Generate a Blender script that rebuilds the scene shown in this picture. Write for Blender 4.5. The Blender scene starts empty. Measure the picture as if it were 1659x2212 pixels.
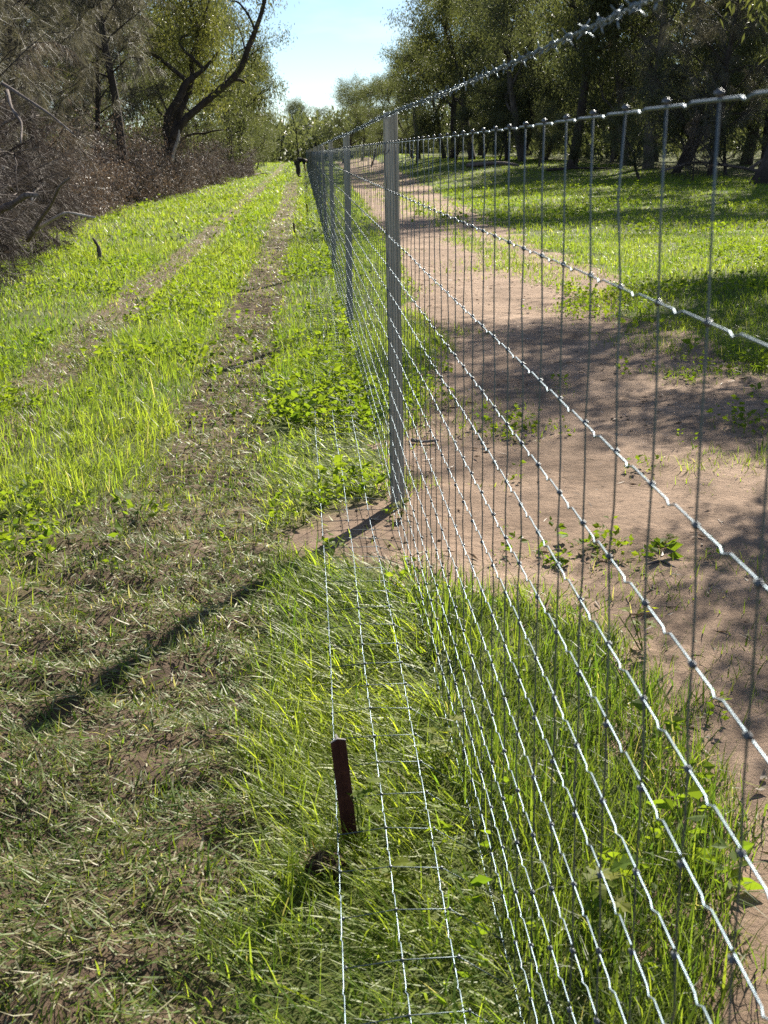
import bpy, bmesh, math, random
import numpy as np
from mathutils import Vector, Matrix

# ------------------------------------------------------------------ camera, sky, sun, exposure
scene = bpy.context.scene
EYE = 1.45                                   # metres above the ground by the fence
YAW, PITCH, ROLL = [math.radians(a) for a in (3.2645, 15.6015, -1.0326)]
FPX, PW, PH = 2740.0, 1659.0, 2212.0         # focal length in pixels of a 1659 x 2212 print


def camera_axes():
    fw = np.array([math.sin(YAW) * math.cos(PITCH), math.cos(YAW) * math.cos(PITCH), -math.sin(PITCH)])
    r = np.array([math.cos(YAW), -math.sin(YAW), 0.0])
    u = np.cross(r, fw)
    return r * math.cos(ROLL) + u * math.sin(ROLL), -r * math.sin(ROLL) + u * math.cos(ROLL), fw


RIGHT, UP, FWD = camera_axes()
cam_data = bpy.data.cameras.new('camera')
cam = bpy.data.objects.new('camera', cam_data)
scene.collection.objects.link(cam)
cam.matrix_world = Matrix(((RIGHT[0], UP[0], -FWD[0], 0), (RIGHT[1], UP[1], -FWD[1], 0),
                           (RIGHT[2], UP[2], -FWD[2], EYE), (0, 0, 0, 1)))
cam_data.sensor_fit = 'HORIZONTAL'
cam_data.sensor_width = 36.0
cam_data.lens = FPX / PW * 36.0
cam_data.clip_start = 0.05
cam_data.clip_end = 3000
cam_data.dof.use_dof = True
cam_data.dof.focus_distance = 5.0
cam_data.dof.aperture_fstop = cam_data.lens / 3.6
scene.camera = cam

SUN_AZ, SUN_EL = math.radians(28.5), math.radians(34.5)
world = bpy.data.worlds.new('World')
scene.world = world
world.use_nodes = True
wn, wl = world.node_tree.nodes, world.node_tree.links
wn.clear()
w_out = wn.new('ShaderNodeOutputWorld')
w_bg = wn.new('ShaderNodeBackground')
w_sky = wn.new('ShaderNodeTexSky')
w_sky.sky_type = 'NISHITA'
w_sky.sun_disc = False
w_sky.sun_elevation = SUN_EL
w_sky.sun_rotation = SUN_AZ
w_sky.air_density = 0.8
w_sky.dust_density = 0.05
w_sky.ozone_density = 2.6
w_tc = wn.new('ShaderNodeTexCoord')
w_map = wn.new('ShaderNodeMapping')
w_map.inputs['Scale'].default_value = (1.6, 1.6, 7.0)
w_noise = wn.new('ShaderNodeTexNoise')
w_noise.inputs['Scale'].default_value = 1.7
w_noise.inputs['Detail'].default_value = 8
w_noise.inputs['Roughness'].default_value = 0.55
w_ramp = wn.new('ShaderNodeValToRGB')
w_ramp.color_ramp.elements[0].position = 0.50
w_ramp.color_ramp.elements[0].color = (0, 0, 0, 1)
w_ramp.color_ramp.elements[1].position = 0.72
w_ramp.color_ramp.elements[1].color = (0.75, 0.75, 0.75, 1)
w_mix = wn.new('ShaderNodeMix')
w_mix.data_type = 'RGBA'
w_mix.inputs['B'].default_value = (8.6, 8.9, 9.3, 1)
wl.new(w_tc.outputs['Generated'], w_map.inputs['Vector'])
wl.new(w_map.outputs['Vector'], w_noise.inputs['Vector'])
wl.new(w_noise.outputs['Fac'], w_ramp.inputs['Fac'])
wl.new(w_ramp.outputs['Color'], w_mix.inputs['Factor'])
wl.new(w_sky.outputs['Color'], w_mix.inputs['A'])
wl.new(w_mix.outputs['Result'], w_bg.inputs['Color'])
w_bg.inputs['Strength'].default_value = 0.05
wl.new(w_bg.outputs['Background'], w_out.inputs['Surface'])

sun_data = bpy.data.lights.new('sun', 'SUN')
sun_data.energy = 5.0
sun_data.angle = math.radians(0.53)
sun_data.color = (1.0, 0.925, 0.79)
sun = bpy.data.objects.new('sun', sun_data)
scene.collection.objects.link(sun)
TO_SUN = Vector((math.sin(SUN_AZ) * math.cos(SUN_EL), math.cos(SUN_AZ) * math.cos(SUN_EL), math.sin(SUN_EL)))
sun.rotation_euler = TO_SUN.to_track_quat('Z', 'Y').to_euler()
sun.location = (20, 40, 40)

vs = scene.view_settings
vs.view_transform = 'Standard'
vs.look = 'None'
vs.exposure = 1.52
vs.gamma = 1.0
vs.use_curve_mapping = False
scene.cycles.use_denoising = False
scene.cycles.max_bounces = 6
scene.cycles.diffuse_bounces = 3
scene.cycles.glossy_bounces = 2
scene.cycles.transmission_bounces = 6
scene.cycles.transparent_max_bounces = 8
scene.cycles.sample_clamp_indirect = 6.0

# ------------------------------------------------------------------ helpers
COL = scene.collection
rng = np.random.default_rng(7)
random.seed(7)


def smooth(a, b, x):
    t = np.clip((np.asarray(x, float) - a) / (b - a), 0, 1)
    return t * t * (3 - 2 * t)


def vnoise(x, y, cell, seed):
    """value noise in -1..1 on a lattice of the given cell size"""
    x = np.asarray(x, float) / cell + 1000.0
    y = np.asarray(y, float) / cell + 1000.0
    xi, yi = np.floor(x).astype(np.int64), np.floor(y).astype(np.int64)
    fx, fy = x - xi, y - yi
    fx, fy = fx * fx * (3 - 2 * fx), fy * fy * (3 - 2 * fy)

    def hsh(a, b):
        n = (a * 374761393 + b * 668265263 + seed * 362437) & 0xFFFFFFFF
        n = ((n ^ (n >> 13)) * 1274126177) & 0xFFFFFFFF
        n = n ^ (n >> 16)
        return (n & 0xFFFF) / 32767.5 - 1.0
    a, b, c, d = hsh(xi, yi), hsh(xi + 1, yi), hsh(xi, yi + 1), hsh(xi + 1, yi + 1)
    return (a * (1 - fx) + b * fx) * (1 - fy) + (c * (1 - fx) + d * fx) * fy


def fbm(x, y, cell, seed, octaves=3):
    s, a, t = 0, 1.0, 0
    for o in range(octaves):
        s = s + a * vnoise(x, y, cell / 2 ** o, seed + 17 * o)
        t += a
        a *= 0.5
    return s / t


def tag(o, label=None, cat=None, group=None, kind=None):
    if label:
        o['label'] = label
    if cat:
        o['category'] = cat
    if group:
        o['group'] = group
    if kind:
        o['kind'] = kind
    return o


def empty(name, loc=(0, 0, 0), rz=0.0):
    o = bpy.data.objects.new(name, None)
    COL.objects.link(o)
    o.location = loc
    o.rotation_euler = (0, 0, rz)
    o.empty_display_size = 0.1
    return o


def mesh_data(name, verts, faces, mat=None, col=None, smooth_shade=False):
    """verts (n,3); faces (m,3) or (m,4) array, or list of such arrays"""
    me = bpy.data.meshes.new(name)
    verts = np.asarray(verts, np.float32)
    if not isinstance(faces, (list, tuple)):
        faces = [faces]
    faces = [np.asarray(f, np.int32) for f in faces if len(f)]
    loops = np.concatenate([f.ravel() for f in faces])
    sizes = np.concatenate([np.full(len(f), f.shape[1], np.int32) for f in faces])
    starts = np.concatenate([[0], np.cumsum(sizes)[:-1]]).astype(np.int32)
    me.vertices.add(len(verts))
    me.vertices.foreach_set('co', verts.ravel())
    me.loops.add(len(loops))
    me.loops.foreach_set('vertex_index', loops)
    me.polygons.add(len(sizes))
    me.polygons.foreach_set('loop_start', starts)
    if smooth_shade:
        me.polygons.foreach_set('use_smooth', np.ones(len(sizes), bool))
    else:
        me.polygons.foreach_set('use_smooth', np.zeros(len(sizes), bool))
    if col is not None:
        a = me.attributes.new('col', 'FLOAT_COLOR', 'POINT')
        c = np.ones((len(verts), 4), np.float32)
        c[:, :3] = col
        a.data.foreach_set('color', c.ravel())
    me.update(calc_edges=True)
    me.validate()
    if mat:
        me.materials.append(mat)
    return me


def link(name, me, parent=None, loc=None):
    o = bpy.data.objects.new(name, me)
    COL.objects.link(o)
    if parent is not None:
        o.parent = parent
    if loc is not None:
        o.location = loc
    return o


class MB:
    """collects geometry pieces, then one mesh"""
    def __init__(self):
        self.v, self.f, self.c, self.n = [], {3: [], 4: []}, [], 0

    def add(self, v, f, col=(0.5, 0.5, 0.5)):
        v = np.asarray(v, float).reshape(-1, 3)
        if not isinstance(f, (list, tuple)):
            f = [f]
        for a in f:
            a = np.asarray(a, np.int64)
            if len(a):
                self.f[a.shape[1]].append(a + self.n)
        self.v.append(v)
        c = np.asarray(col, float)
        self.c.append(np.broadcast_to(c, (len(v), 3)) if c.ndim == 1 else c)
        self.n += len(v)
        return self

    def tube(self, pts, radii, sides=6, col=(0.5, 0.5, 0.5), cap=True):
        pts = np.asarray(pts, float)
        n = len(pts)
        radii = np.broadcast_to(np.asarray(radii, float), (n,))
        t = np.gradient(pts, axis=0)
        t /= np.linalg.norm(t, axis=1)[:, None] + 1e-12
        ref = np.array([0.0, 0.0, 1.0]) if abs(t[:, 2]).mean() < 0.8 else np.array([0.0, 1.0, 0.0])
        a = np.cross(t, ref)
        a /= np.linalg.norm(a, axis=1)[:, None] + 1e-9
        b = np.cross(t, a)
        ang = np.arange(sides) / sides * 2 * math.pi
        ring = (np.cos(ang)[None, :, None] * a[:, None, :] + np.sin(ang)[None, :, None] * b[:, None, :])
        v = (pts[:, None, :] + ring * radii[:, None, None]).reshape(-1, 3)
        i = np.arange(n - 1)[:, None] * sides + np.arange(sides)[None, :]
        j = np.arange(n - 1)[:, None] * sides + (np.arange(sides)[None, :] + 1) % sides
        q = np.stack([i, j, j + sides, i + sides], -1).reshape(-1, 4)
        fs = [q]
        if cap:
            v = np.concatenate([v, pts[:1], pts[-1:]])
            k = np.arange(sides)
            c0 = np.stack([np.full(sides, n * sides), (k + 1) % sides, k], -1)
            c1 = np.stack([np.full(sides, n * sides + 1), (n - 1) * sides + k, (n - 1) * sides + (k + 1) % sides], -1)
            fs += [c0, c1]
        return self.add(v, fs, col)

    def mesh(self, name, mat, smooth_shade=False):
        fs = [np.concatenate(x) for x in (self.f[3], self.f[4]) if x]
        return mesh_data(name, np.concatenate(self.v), fs, mat, np.concatenate(self.c), smooth_shade)

    def build(self, name, mat, parent=None, loc=None, smooth_shade=False):
        return link(name, self.mesh(name, mat, smooth_shade), parent, loc)


def copy_tree(o, parent=None):
    c = o.copy()
    COL.objects.link(c)
    c.parent = parent
    for ch in list(o.children):
        copy_tree(ch, c)
    return c


# ------------------------------------------------------------------ the lie of the land
FX = 0.328                                    # the fence stands on this line, along +Y


def g_base(y):
    y = np.asarray(y, float)
    return 0.0046 * np.clip(y - 2, 0, None) + 0.000032 * np.clip(y - 75, 0, 70) ** 2 * (1.9)


def land(x, y):
    x, y = np.asarray(x, float), np.asarray(y, float)
    z = g_base(y) + 0.95 * smooth(25, 85, y) * smooth(3, 10, x) * (1 - smooth(120, 200, y) * 0.4)
    return z + 0.25 * smooth(12, 45, np.abs(x)) * fbm(x, y, 14, 5, 2)


def rut_right(x, y):
    wob = 0.06 * fbm(y, y * 0 + 3, 3.0, 11, 2)
    half = 0.27 + 0.02 * smooth(40, 100, y)
    rag = 0.10 * fbm(x, y, 0.30, 13, 3)
    return smooth(half + 0.10, half - 0.14, np.abs(x + 0.50 + wob) + rag)


def rut_left(x, y):
    wob = 0.08 * fbm(y, y * 0 + 9, 4.0, 12, 2)
    return smooth(0.27, 0.15, np.abs(x + 1.80 + wob + 0.003 * np.clip(y - 20, 0, 100)))


RL = np.array([(0, .62), (1.5, .64), (2.5, .86), (3.4, .84), (3.95, .70), (4.2, .40), (5.9, .42), (6.6, .55), (7.8, .80), (9.3, 1.02), (11, .95),
               (14.8, 1.15), (19, 1.3), (30, 1.6), (54, 2.1), (110, 3.4), (250, 5)])
RR = np.array([(0, 4.5), (5, 3.6), (7, 2.95), (9.4, 2.95), (11.4, 3.0), (15.5, 3.45), (20, 3.7), (34, 4.3), (60, 5.2), (110, 6.6), (250, 9)])


def road_mask(x, y):
    """>0 on the sandy track"""
    n = 0.20 * fbm(x, y, 0.9, 21, 3) + 0.12 * fbm(x, y, 0.22, 22, 2)
    a = x - np.interp(y, RL[:, 0], RL[:, 1]) + n * 0.8
    b = np.interp(y, RR[:, 0], RR[:, 1]) - x + n * 2.0
    return np.minimum(a, b)


def road_median(x, y):
    """grassed strip between the two ruts of the sandy track"""
    cx = np.interp(y, [8, 12, 18, 30, 60, 110], [2.75, 2.75, 2.72, 2.95, 3.7, 5.0])
    w = np.interp(y, [8.5, 11, 16, 24, 60], [0.0, 0.24, 0.30, 0.30, 0.45])
    return w - np.abs(x - cx) + 0.22 * fbm(x, y, 0.6, 31, 3)


def ground_z(x, y):
    x, y = np.asarray(x, float), np.asarray(y, float)
    near = 1 - smooth(30, 70, y)
    z = land(x, y)
    z = z - 0.035 * rut_right(x, y) * smooth(4.5, 7.0, y) - 0.03 * rut_left(x, y)
    z = z + near * (0.014 * fbm(x, y, 0.9, 41, 2) + 0.007 * fbm(x, y, 0.16, 42, 2))
    # trodden hollows and tyre lugs of the soft, crushed corner
    soft = smooth(-0.05, -0.25, x) * (1 - smooth(4.3, 6.0, y))
    z = z - soft * (0.028 * np.clip(fbm(x, y * 1.6, 0.17, 43, 2) * 2, -0.4, 1))
    z = z - 0.02 * smooth(0.0, 0.25, road_mask(x, y))
    return z


def at(px, py, Y):
    """point of the print's pixel (1659 x 2212) that lies Y metres down the fence line"""
    d = FWD * FPX + RIGHT * (px - PW / 2) - UP * (py - PH / 2)
    return np.array([0, 0, EYE]) + d * (Y / d[1])


def spot(px, py):
    """where the sight line of that pixel meets the land"""
    d = FWD * FPX + RIGHT * (px - PW / 2) - UP * (py - PH / 2)
    for Y in np.concatenate([np.arange(1, 30, .02), np.arange(30, 250, .1)]):
        p = np.array([0, 0, EYE]) + d * (Y / d[1])
        if p[2] <= float(land(p[0], p[1])):
            return p
    return p


# ------------------------------------------------------------------ materials
def new_mat(name):
    m = bpy.data.materials.new(name)
    m.use_nodes = True
    nt = m.node_tree
    return m, nt.nodes, nt.links, nt.nodes['Principled BSDF'], nt.nodes['Material Output']


def noise_ramp(nodes, links, scale, stops, detail=6, rough=0.6, vec=None):
    n = nodes.new('ShaderNodeTexNoise')
    n.inputs['Scale'].default_value = scale
    n.inputs['Detail'].default_value = detail
    n.inputs['Roughness'].default_value = rough
    r = nodes.new('ShaderNodeValToRGB')
    cr = r.color_ramp
    while len(cr.elements) < len(stops):
        cr.elements.new(0.5)
    for e, (p, c) in zip(cr.elements, stops):
        e.position = p
        e.color = (*c, 1)
    if vec is not None:
        links.new(vec, n.inputs['Vector'])
    links.new(n.outputs['Fac'], r.inputs['Fac'])
    return n, r


def obj_coords(nodes):
    return nodes.new('ShaderNodeNewGeometry').outputs['Position']


def soil_material(name, tones, bump=0.5, tint_attr=False):
    m, nd, ln, b, out = new_mat(name)
    pos = obj_coords(nd)
    n1, r1 = noise_ramp(nd, ln, 1.3, [(0.30, tones[0]), (0.55, tones[1]), (0.75, tones[2])], 10, 0.65, pos)
    n2, r2 = noise_ramp(nd, ln, 9.0, [(0.33, (0.60, 0.60, 0.60)), (0.60, (1.08, 1.08, 1.08))], 12, 0.78, pos)
    mul = nd.new('ShaderNodeMix')
    mul.data_type = 'RGBA'
    mul.blend_type = 'MULTIPLY'
    mul.inputs['Factor'].default_value = 1.0
    ln.new(r1.outputs['Color'], mul.inputs['A'])
    ln.new(r2.outputs['Color'], mul.inputs['B'])
    res = mul.outputs['Result']
    if tint_attr:
        at_n = nd.new('ShaderNodeAttribute')
        at_n.attribute_name = 'col'
        mx = nd.new('ShaderNodeMix')
        mx.data_type = 'RGBA'
        sep = nd.new('ShaderNodeSeparateColor')
        ln.new(at_n.outputs['Color'], sep.inputs['Color'])
        ln.new(sep.outputs['Red'], mx.inputs['Factor'])
        ln.new(res, mx.inputs['A'])
        n3, r3 = noise_ramp(nd, ln, 9.0, [(0.3, (0.045, 0.060, 0.014)), (0.6, (0.085, 0.110, 0.024)), (0.8, (0.12, 0.12, 0.045))], 8, 0.7, pos)
        ln.new(r3.outputs['Color'], mx.inputs['B'])
        dm = nd.new('ShaderNodeMix')
        dm.data_type = 'RGBA'
        ln.new(sep.outputs['Green'], dm.inputs['Factor'])
        ln.new(mx.outputs['Result'], dm.inputs['A'])
        n5, r5 = noise_ramp(nd, ln, 7.0, [(0.35, (0.030, 0.020, 0.014)), (0.6, (0.065, 0.045, 0.032)), (0.78, (0.15, 0.105, 0.078))], 8, 0.7, pos)
        ln.new(r5.outputs['Color'], dm.inputs['B'])
        res = dm.outputs['Result']
    ln.new(res, b.inputs['Base Color'])
    b.inputs['Roughness'].default_value = 0.95
    b.inputs['Specular IOR Level'].default_value = 0.15
    n4 = nd.new('ShaderNodeTexNoise')
    n4.inputs['Scale'].default_value = 26
    n4.inputs['Detail'].default_value = 10
    n4.inputs['Roughness'].default_value = 0.75
    ln.new(pos, n4.inputs['Vector'])
    bp = nd.new('ShaderNodeBump')
    bp.inputs['Strength'].default_value = bump
    bp.inputs['Distance'].default_value = 0.03
    ln.new(n4.outputs['Fac'], bp.inputs['Height'])
    ln.new(bp.outputs['Normal'], b.inputs['Normal'])
    return m


def leaf_material(name, trans=0.45, rough=0.4, spec=0.5, tmul=(1.9, 2.1, 0.9)):
    """colour per leaf from the mesh; light also passes through the blade"""
    m, nd, ln, b, out = new_mat(name)
    a = nd.new('ShaderNodeAttribute')
    a.attribute_name = 'col'
    ln.new(a.outputs['Color'], b.inputs['Base Color'])
    b.inputs['Roughness'].default_value = rough
    b.inputs['Specular IOR Level'].default_value = spec
    t = nd.new('ShaderNodeBsdfTranslucent')
    mul = nd.new('ShaderNodeMix')
    mul.data_type = 'RGBA'
    mul.blend_type = 'MULTIPLY'
    mul.inputs['Factor'].default_value = 1.0
    mul.inputs['B'].default_value = (*tmul, 1)
    ln.new(a.outputs['Color'], mul.inputs['A'])
    ln.new(mul.outputs['Result'], t.inputs['Color'])
    mx = nd.new('ShaderNodeMixShader')
    mx.inputs['Fac'].default_value = trans
    ln.new(b.outputs['BSDF'], mx.inputs[1])
    ln.new(t.outputs['BSDF'], mx.inputs[2])
    ln.new(mx.outputs['Shader'], out.inputs['Surface'])
    return m


def bark_material(name, tones, scale=6.0, stretch=0.25):
    m, nd, ln, b, out = new_mat(name)
    tc = nd.new('ShaderNodeTexCoord')
    mp = nd.new('ShaderNodeMapping')
    mp.inputs['Scale'].default_value = (1, 1, stretch)
    ln.new(tc.outputs['Object'], mp.inputs['Vector'])
    n, r = noise_ramp(nd, ln, scale, [(0.3, tones[0]), (0.52, tones[1]), (0.72, tones[2])], 10, 0.7, mp.outputs['Vector'])
    ln.new(r.outputs['Color'], b.inputs['Base Color'])
    b.inputs['Roughness'].default_value = 0.9
    b.inputs['Specular IOR Level'].default_value = 0.2
    bp = nd.new('ShaderNodeBump')
    bp.inputs['Strength'].default_value = 0.8
    bp.inputs['Distance'].default_value = 0.03
    ln.new(n.outputs['Fac'], bp.inputs['Height'])
    ln.new(bp.outputs['Normal'], b.inputs['Normal'])
    return m


def metal_material(name, tone, rough=0.35):
    m, nd, ln, b, out = new_mat(name)
    pos = obj_coords(nd)
    n, r = noise_ramp(nd, ln, 60, [(0.3, tuple(0.8 * c for c in tone)), (0.7, tone)], 4, 0.6, pos)
    ln.new(r.outputs['Color'], b.inputs['Base Color'])
    b.inputs['Metallic'].default_value = 1.0
    rr = nd.new('ShaderNodeMapRange')
    rr.inputs['To Min'].default_value = rough * 0.8
    rr.inputs['To Max'].default_value = rough * 1.3
    ln.new(n.outputs['Fac'], rr.inputs['Value'])
    ln.new(rr.outputs['Result'], b.inputs['Roughness'])
    return m


def plain_material(name, tone, rough=0.8, var=0.25, scale=20, spec=0.3):
    m, nd, ln, b, out = new_mat(name)
    pos = nd.new('ShaderNodeTexCoord').outputs['Object']
    n, r = noise_ramp(nd, ln, scale, [(0.3, tuple(c * (1 - var) for c in tone)), (0.7, tuple(c * (1 + var) for c in tone))], 6, 0.6, pos)
    ln.new(r.outputs['Color'], b.inputs['Base Color'])
    b.inputs['Roughness'].default_value = rough
    b.inputs['Specular IOR Level'].default_value = spec
    return m


M = {}
M['ground'] = soil_material('ground_soil', [(0.11, 0.075, 0.052), (0.21, 0.145, 0.105), (0.33, 0.235, 0.175)], 0.6, True)
M['sand'] = soil_material('track_sand', [(0.19, 0.130, 0.090), (0.325, 0.230, 0.165), (0.43, 0.315, 0.235)], 0.9)
M['rut'] = soil_material('rut_soil', [(0.085, 0.062, 0.038), (0.15, 0.112, 0.074), (0.23, 0.172, 0.122)], 0.9)
M['grass'] = leaf_material('grass_blades', 0.58, 0.45, 0.28, (2.0, 1.98, 1.0))
M['crushed'] = leaf_material('crushed_blades', 0.35, 0.5, 0.28, (1.6, 1.6, 0.7))
M['weed'] = leaf_material('weed_leaves', 0.55, 0.6, 0.15, (2.1, 2.0, 0.6))
M['gum_leaf'] = leaf_material('gum_leaves', 0.42, 0.46, 0.28, (1.75, 1.85, 0.9))
M['needle'] = leaf_material('sheoak_needles', 0.3, 0.55, 0.3, (1.6, 1.5, 1.1))
M['dead_needle'] = leaf_material('dead_twigs', 0.10, 0.7, 0.2, (1.1, 1.0, 0.9))
M['dead_leaf'] = leaf_material('dry_leaves', 0.18, 0.5, 0.25, (1.2, 1.0, 0.7))
M['dark_bark'] = bark_material('dark_bark', [(0.022, 0.018, 0.017), (0.05, 0.041, 0.038), (0.10, 0.085, 0.08)])
M['grey_bark'] = bark_material('grey_bark', [(0.05, 0.043, 0.038), (0.11, 0.095, 0.085), (0.22, 0.195, 0.175)])
M['dead_wood'] = bark_material('dead_wood', [(0.06, 0.048, 0.044), (0.14, 0.115, 0.105), (0.30, 0.26, 0.24)], 9)
M['pale_wood'] = bark_material('pale_wood', [(0.25, 0.22, 0.20), (0.42, 0.38, 0.35), (0.55, 0.51, 0.48)], 9)
M['wire'] = metal_material('galvanised_wire', (0.175, 0.225, 0.265), 0.45)
M['knot'] = metal_material('dull_knot_wire', (0.13, 0.14, 0.15), 0.42)
M['stay'] = metal_material('dark_reflection_stay_wire', (0.12, 0.15, 0.165), 0.5)  # same wire, darker: the dark tree reflection on uprights is put into the colour
M['tie'] = metal_material('dark_tie_wire', (0.16, 0.15, 0.15), 0.45)
M['post'] = bark_material('weathered_post', [(0.20, 0.185, 0.15), (0.38, 0.355, 0.295), (0.50, 0.47, 0.40)], 30, 0.04)
M['rust'] = bark_material('rusted_steel', [(0.035, 0.012, 0.010), (0.075, 0.026, 0.020), (0.14, 0.05, 0.034)], 30, 0.6)
M['cut_steel'] = plain_material('cut_steel', (0.30, 0.27, 0.25), 0.5, 0.3, 60, 0.5)
M['clod'] = soil_material('clod_soil', [(0.035, 0.022, 0.016), (0.075, 0.045, 0.032), (0.13, 0.085, 0.06)], 0.9)
M['skin'] = plain_material('skin', (0.32, 0.19, 0.13), 0.6, 0.1)
M['shirt'] = plain_material('dark_shirt', (0.018, 0.018, 0.026), 0.85, 0.3)
M['trousers'] = plain_material('grey_trousers', (0.045, 0.042, 0.044), 0.9, 0.25)
M['boots'] = plain_material('brown_boots', (0.04, 0.025, 0.018), 0.7, 0.25)

# ------------------------------------------------------------------ ground sheet


def axis_lines(lo, hi, fine_lo, fine_hi, step, grow):
    a = list(np.arange(fine_lo, fine_hi, step))
    s, v = step, a[-1]
    while v < hi:
        s *= grow
        v += s
        a.append(v)
    s, v = step, a[0]
    while v > lo:
        s *= grow
        v -= s
        a.insert(0, v)
    return np.array(a)


def growing(a, b, step, grow):
    out, v = [], a
    while v < b:
        out.append(v)
        v += step
        step *= grow
    return np.array(out)


def sheet(xs, ys, zfun, keep=None):
    X, Y = np.meshgrid(xs, ys)
    Z = zfun(X, Y)
    nx, ny = len(xs), len(ys)
    i = (np.arange(ny - 1)[:, None] * nx + np.arange(nx - 1)[None, :])
    q = np.stack([i, i + 1, i + nx + 1, i + nx], -1).reshape(-1, 4)
    v = np.stack([X, Y, Z], -1).reshape(-1, 3)
    if keep is not None:
        k = keep(X, Y).ravel()
        q = q[k[q].any(axis=1)]
        used = np.unique(q)
        remap = np.full(len(v), -1)
        remap[used] = np.arange(len(used))
        return v[used], remap[q]
    return v, q


# zones for the plants
def lushness(x, y):
    """0 bare .. 1 thick green growth"""
    x, y = np.asarray(x, float), np.asarray(y, float)
    d = np.ones_like(x + y)
    d = d * (1 - 0.86 * rut_right(x, y) * smooth(4.8, 6.4, y) * (1 - 0.7 * smooth(45, 90, y)) * (0.82 + 0.18 * smooth(-0.1, 0.4, fbm(x, y, 0.35, 51))))
    d = d * (1 - 0.78 * rut_left(x, y) * smooth(-0.45, 0.15, fbm(x, y, 1.6, 52)))
    # the trodden corner nearest the camera on the left
    corner = smooth(-0.80, -0.95, x) * (1 - smooth(4.9, 5.5, y + 0.35 * fbm(x, y, 0.7, 53)))
    d = d * (1 - corner * (0.55 + 0.40 * smooth(-0.15, 0.25, fbm(x, y, 0.45, 54))))
    crushed = smooth(-0.12, -0.30, x - 0.02 + 0.10 * fbm(x, y, 0.35, 55)) * smooth(-1.05, -0.85, x) * (1 - smooth(4.8, 6.2, y))
    d = d * (1 - 0.93 * crushed)
    # bare soil round the first post, both sides of the netting
    bare = smooth(0.85, 0.35, np.abs(y - 4.95 + 0.55 * fbm(x, y, 0.35, 56, 3)) / 0.95) * smooth(-0.20, 0.04, x + 0.22 * fbm(x, y, 0.25, 57, 3))
    d = d * (1 - 0.97 * bare)
    r = road_mask(x, y)
    med = road_median(x, y)
    road = smooth(-0.06, 0.10, r) * (1 - 0.75 * smooth(-0.05, 0.15, med))
    patch = smooth(0.12, 0.42, fbm(x, y, 1.1, 58) + 0.35 * smooth(2.1, 3.0, x) * smooth(4, 6, y) * (1 - smooth(12, 16, y)))
    patch = np.maximum(patch, 0.9 * smooth(-0.02, 0.25, fbm(x, y, 0.8, 158, 3)) * smooth(1.9, 2.5, x + 0.3 * fbm(x, y, 0.5, 159)) * smooth(4, 5.5, y))
    road = road * (1 - (0.35 + 0.35 * smooth(1.9, 2.6, x)) * patch)
    d = d * (1 - road)
    # ground under the brush and the woods stays dark and thin
    woods = smooth(0, 3, -3.4 - 0.012 * y - x) + smooth(0, 4, x - (np.interp(y, [0, 25, 42, 60, 80, 120], [11, 13, 15.0, 14, 11.5, 9])) + 1.0 * fbm(x, y, 5, 59))
    return d * (1 - 0.85 * np.clip(woods, 0, 1))


gx = axis_lines(-260, 260, -3.2, 4.2, 0.06, 1.09)
gy = axis_lines(-6, 420, 1.2, 14.0, 0.06, 1.04)
gv, gf = sheet(gx, gy, ground_z)
gcol = np.zeros((len(gv), 3))
gcol[:, 0] = np.clip(lushness(gv[:, 0], gv[:, 1]) * 1.1, 0, 1) * 0.92
woods_floor = np.clip(smooth(0, 3, -3.6 - 0.012 * gv[:, 1] - gv[:, 0]) + smooth(0, 4, gv[:, 0] - np.interp(gv[:, 1], [0, 25, 42, 60, 80, 120], [11, 13, 15.0, 14, 11.5, 9])), 0, 1)
gcol[:, 0] = np.maximum(gcol[:, 0], woods_floor * 0.9)
gcol[:, 1] = smooth(0.0, -0.25, gv[:, 0]) * smooth(-1.3, -0.85, gv[:, 0] + 0.2 * fbm(gv[:, 0], gv[:, 1], 0.5, 77)) * (1 - smooth(4.4, 6.0, gv[:, 1])) * 0.5
ground = link('ground', mesh_data('ground', gv, gf, M['ground'], gcol, True))
tag(ground, 'flat red brown earth of the fence clearing under the grass', 'ground', kind='structure')

rv, rf = sheet(np.concatenate([np.arange(0.25, 4.6, 0.05), np.arange(4.6, 9, 0.2)]), axis_lines(0.5, 150, 1.2, 12, 0.05, 1.03),
               lambda x, y: ground_z(x, y) + np.clip(0.05 * road_mask(x, y), -0.02, 0.012)
               - 0.05 * smooth(0.0, 0.2, road_median(x, y) * smooth(0.0, 0.1, road_mask(x, y))) * 0
               + 0.004 + (1 - smooth(8, 20, y)) * (0.009 * fbm(x, y, 0.12, 61, 3) + 0.014 * fbm(x, y, 0.45, 62, 2)),
               keep=lambda x, y: road_mask(x, y) > -0.25)
road = link('dirt_road', mesh_data('dirt_road', rv, rf, M['sand'], None, True))
tag(road, 'bare pinkish sandy vehicle track running along the right of the fence', 'dirt road', kind='structure')


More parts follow.
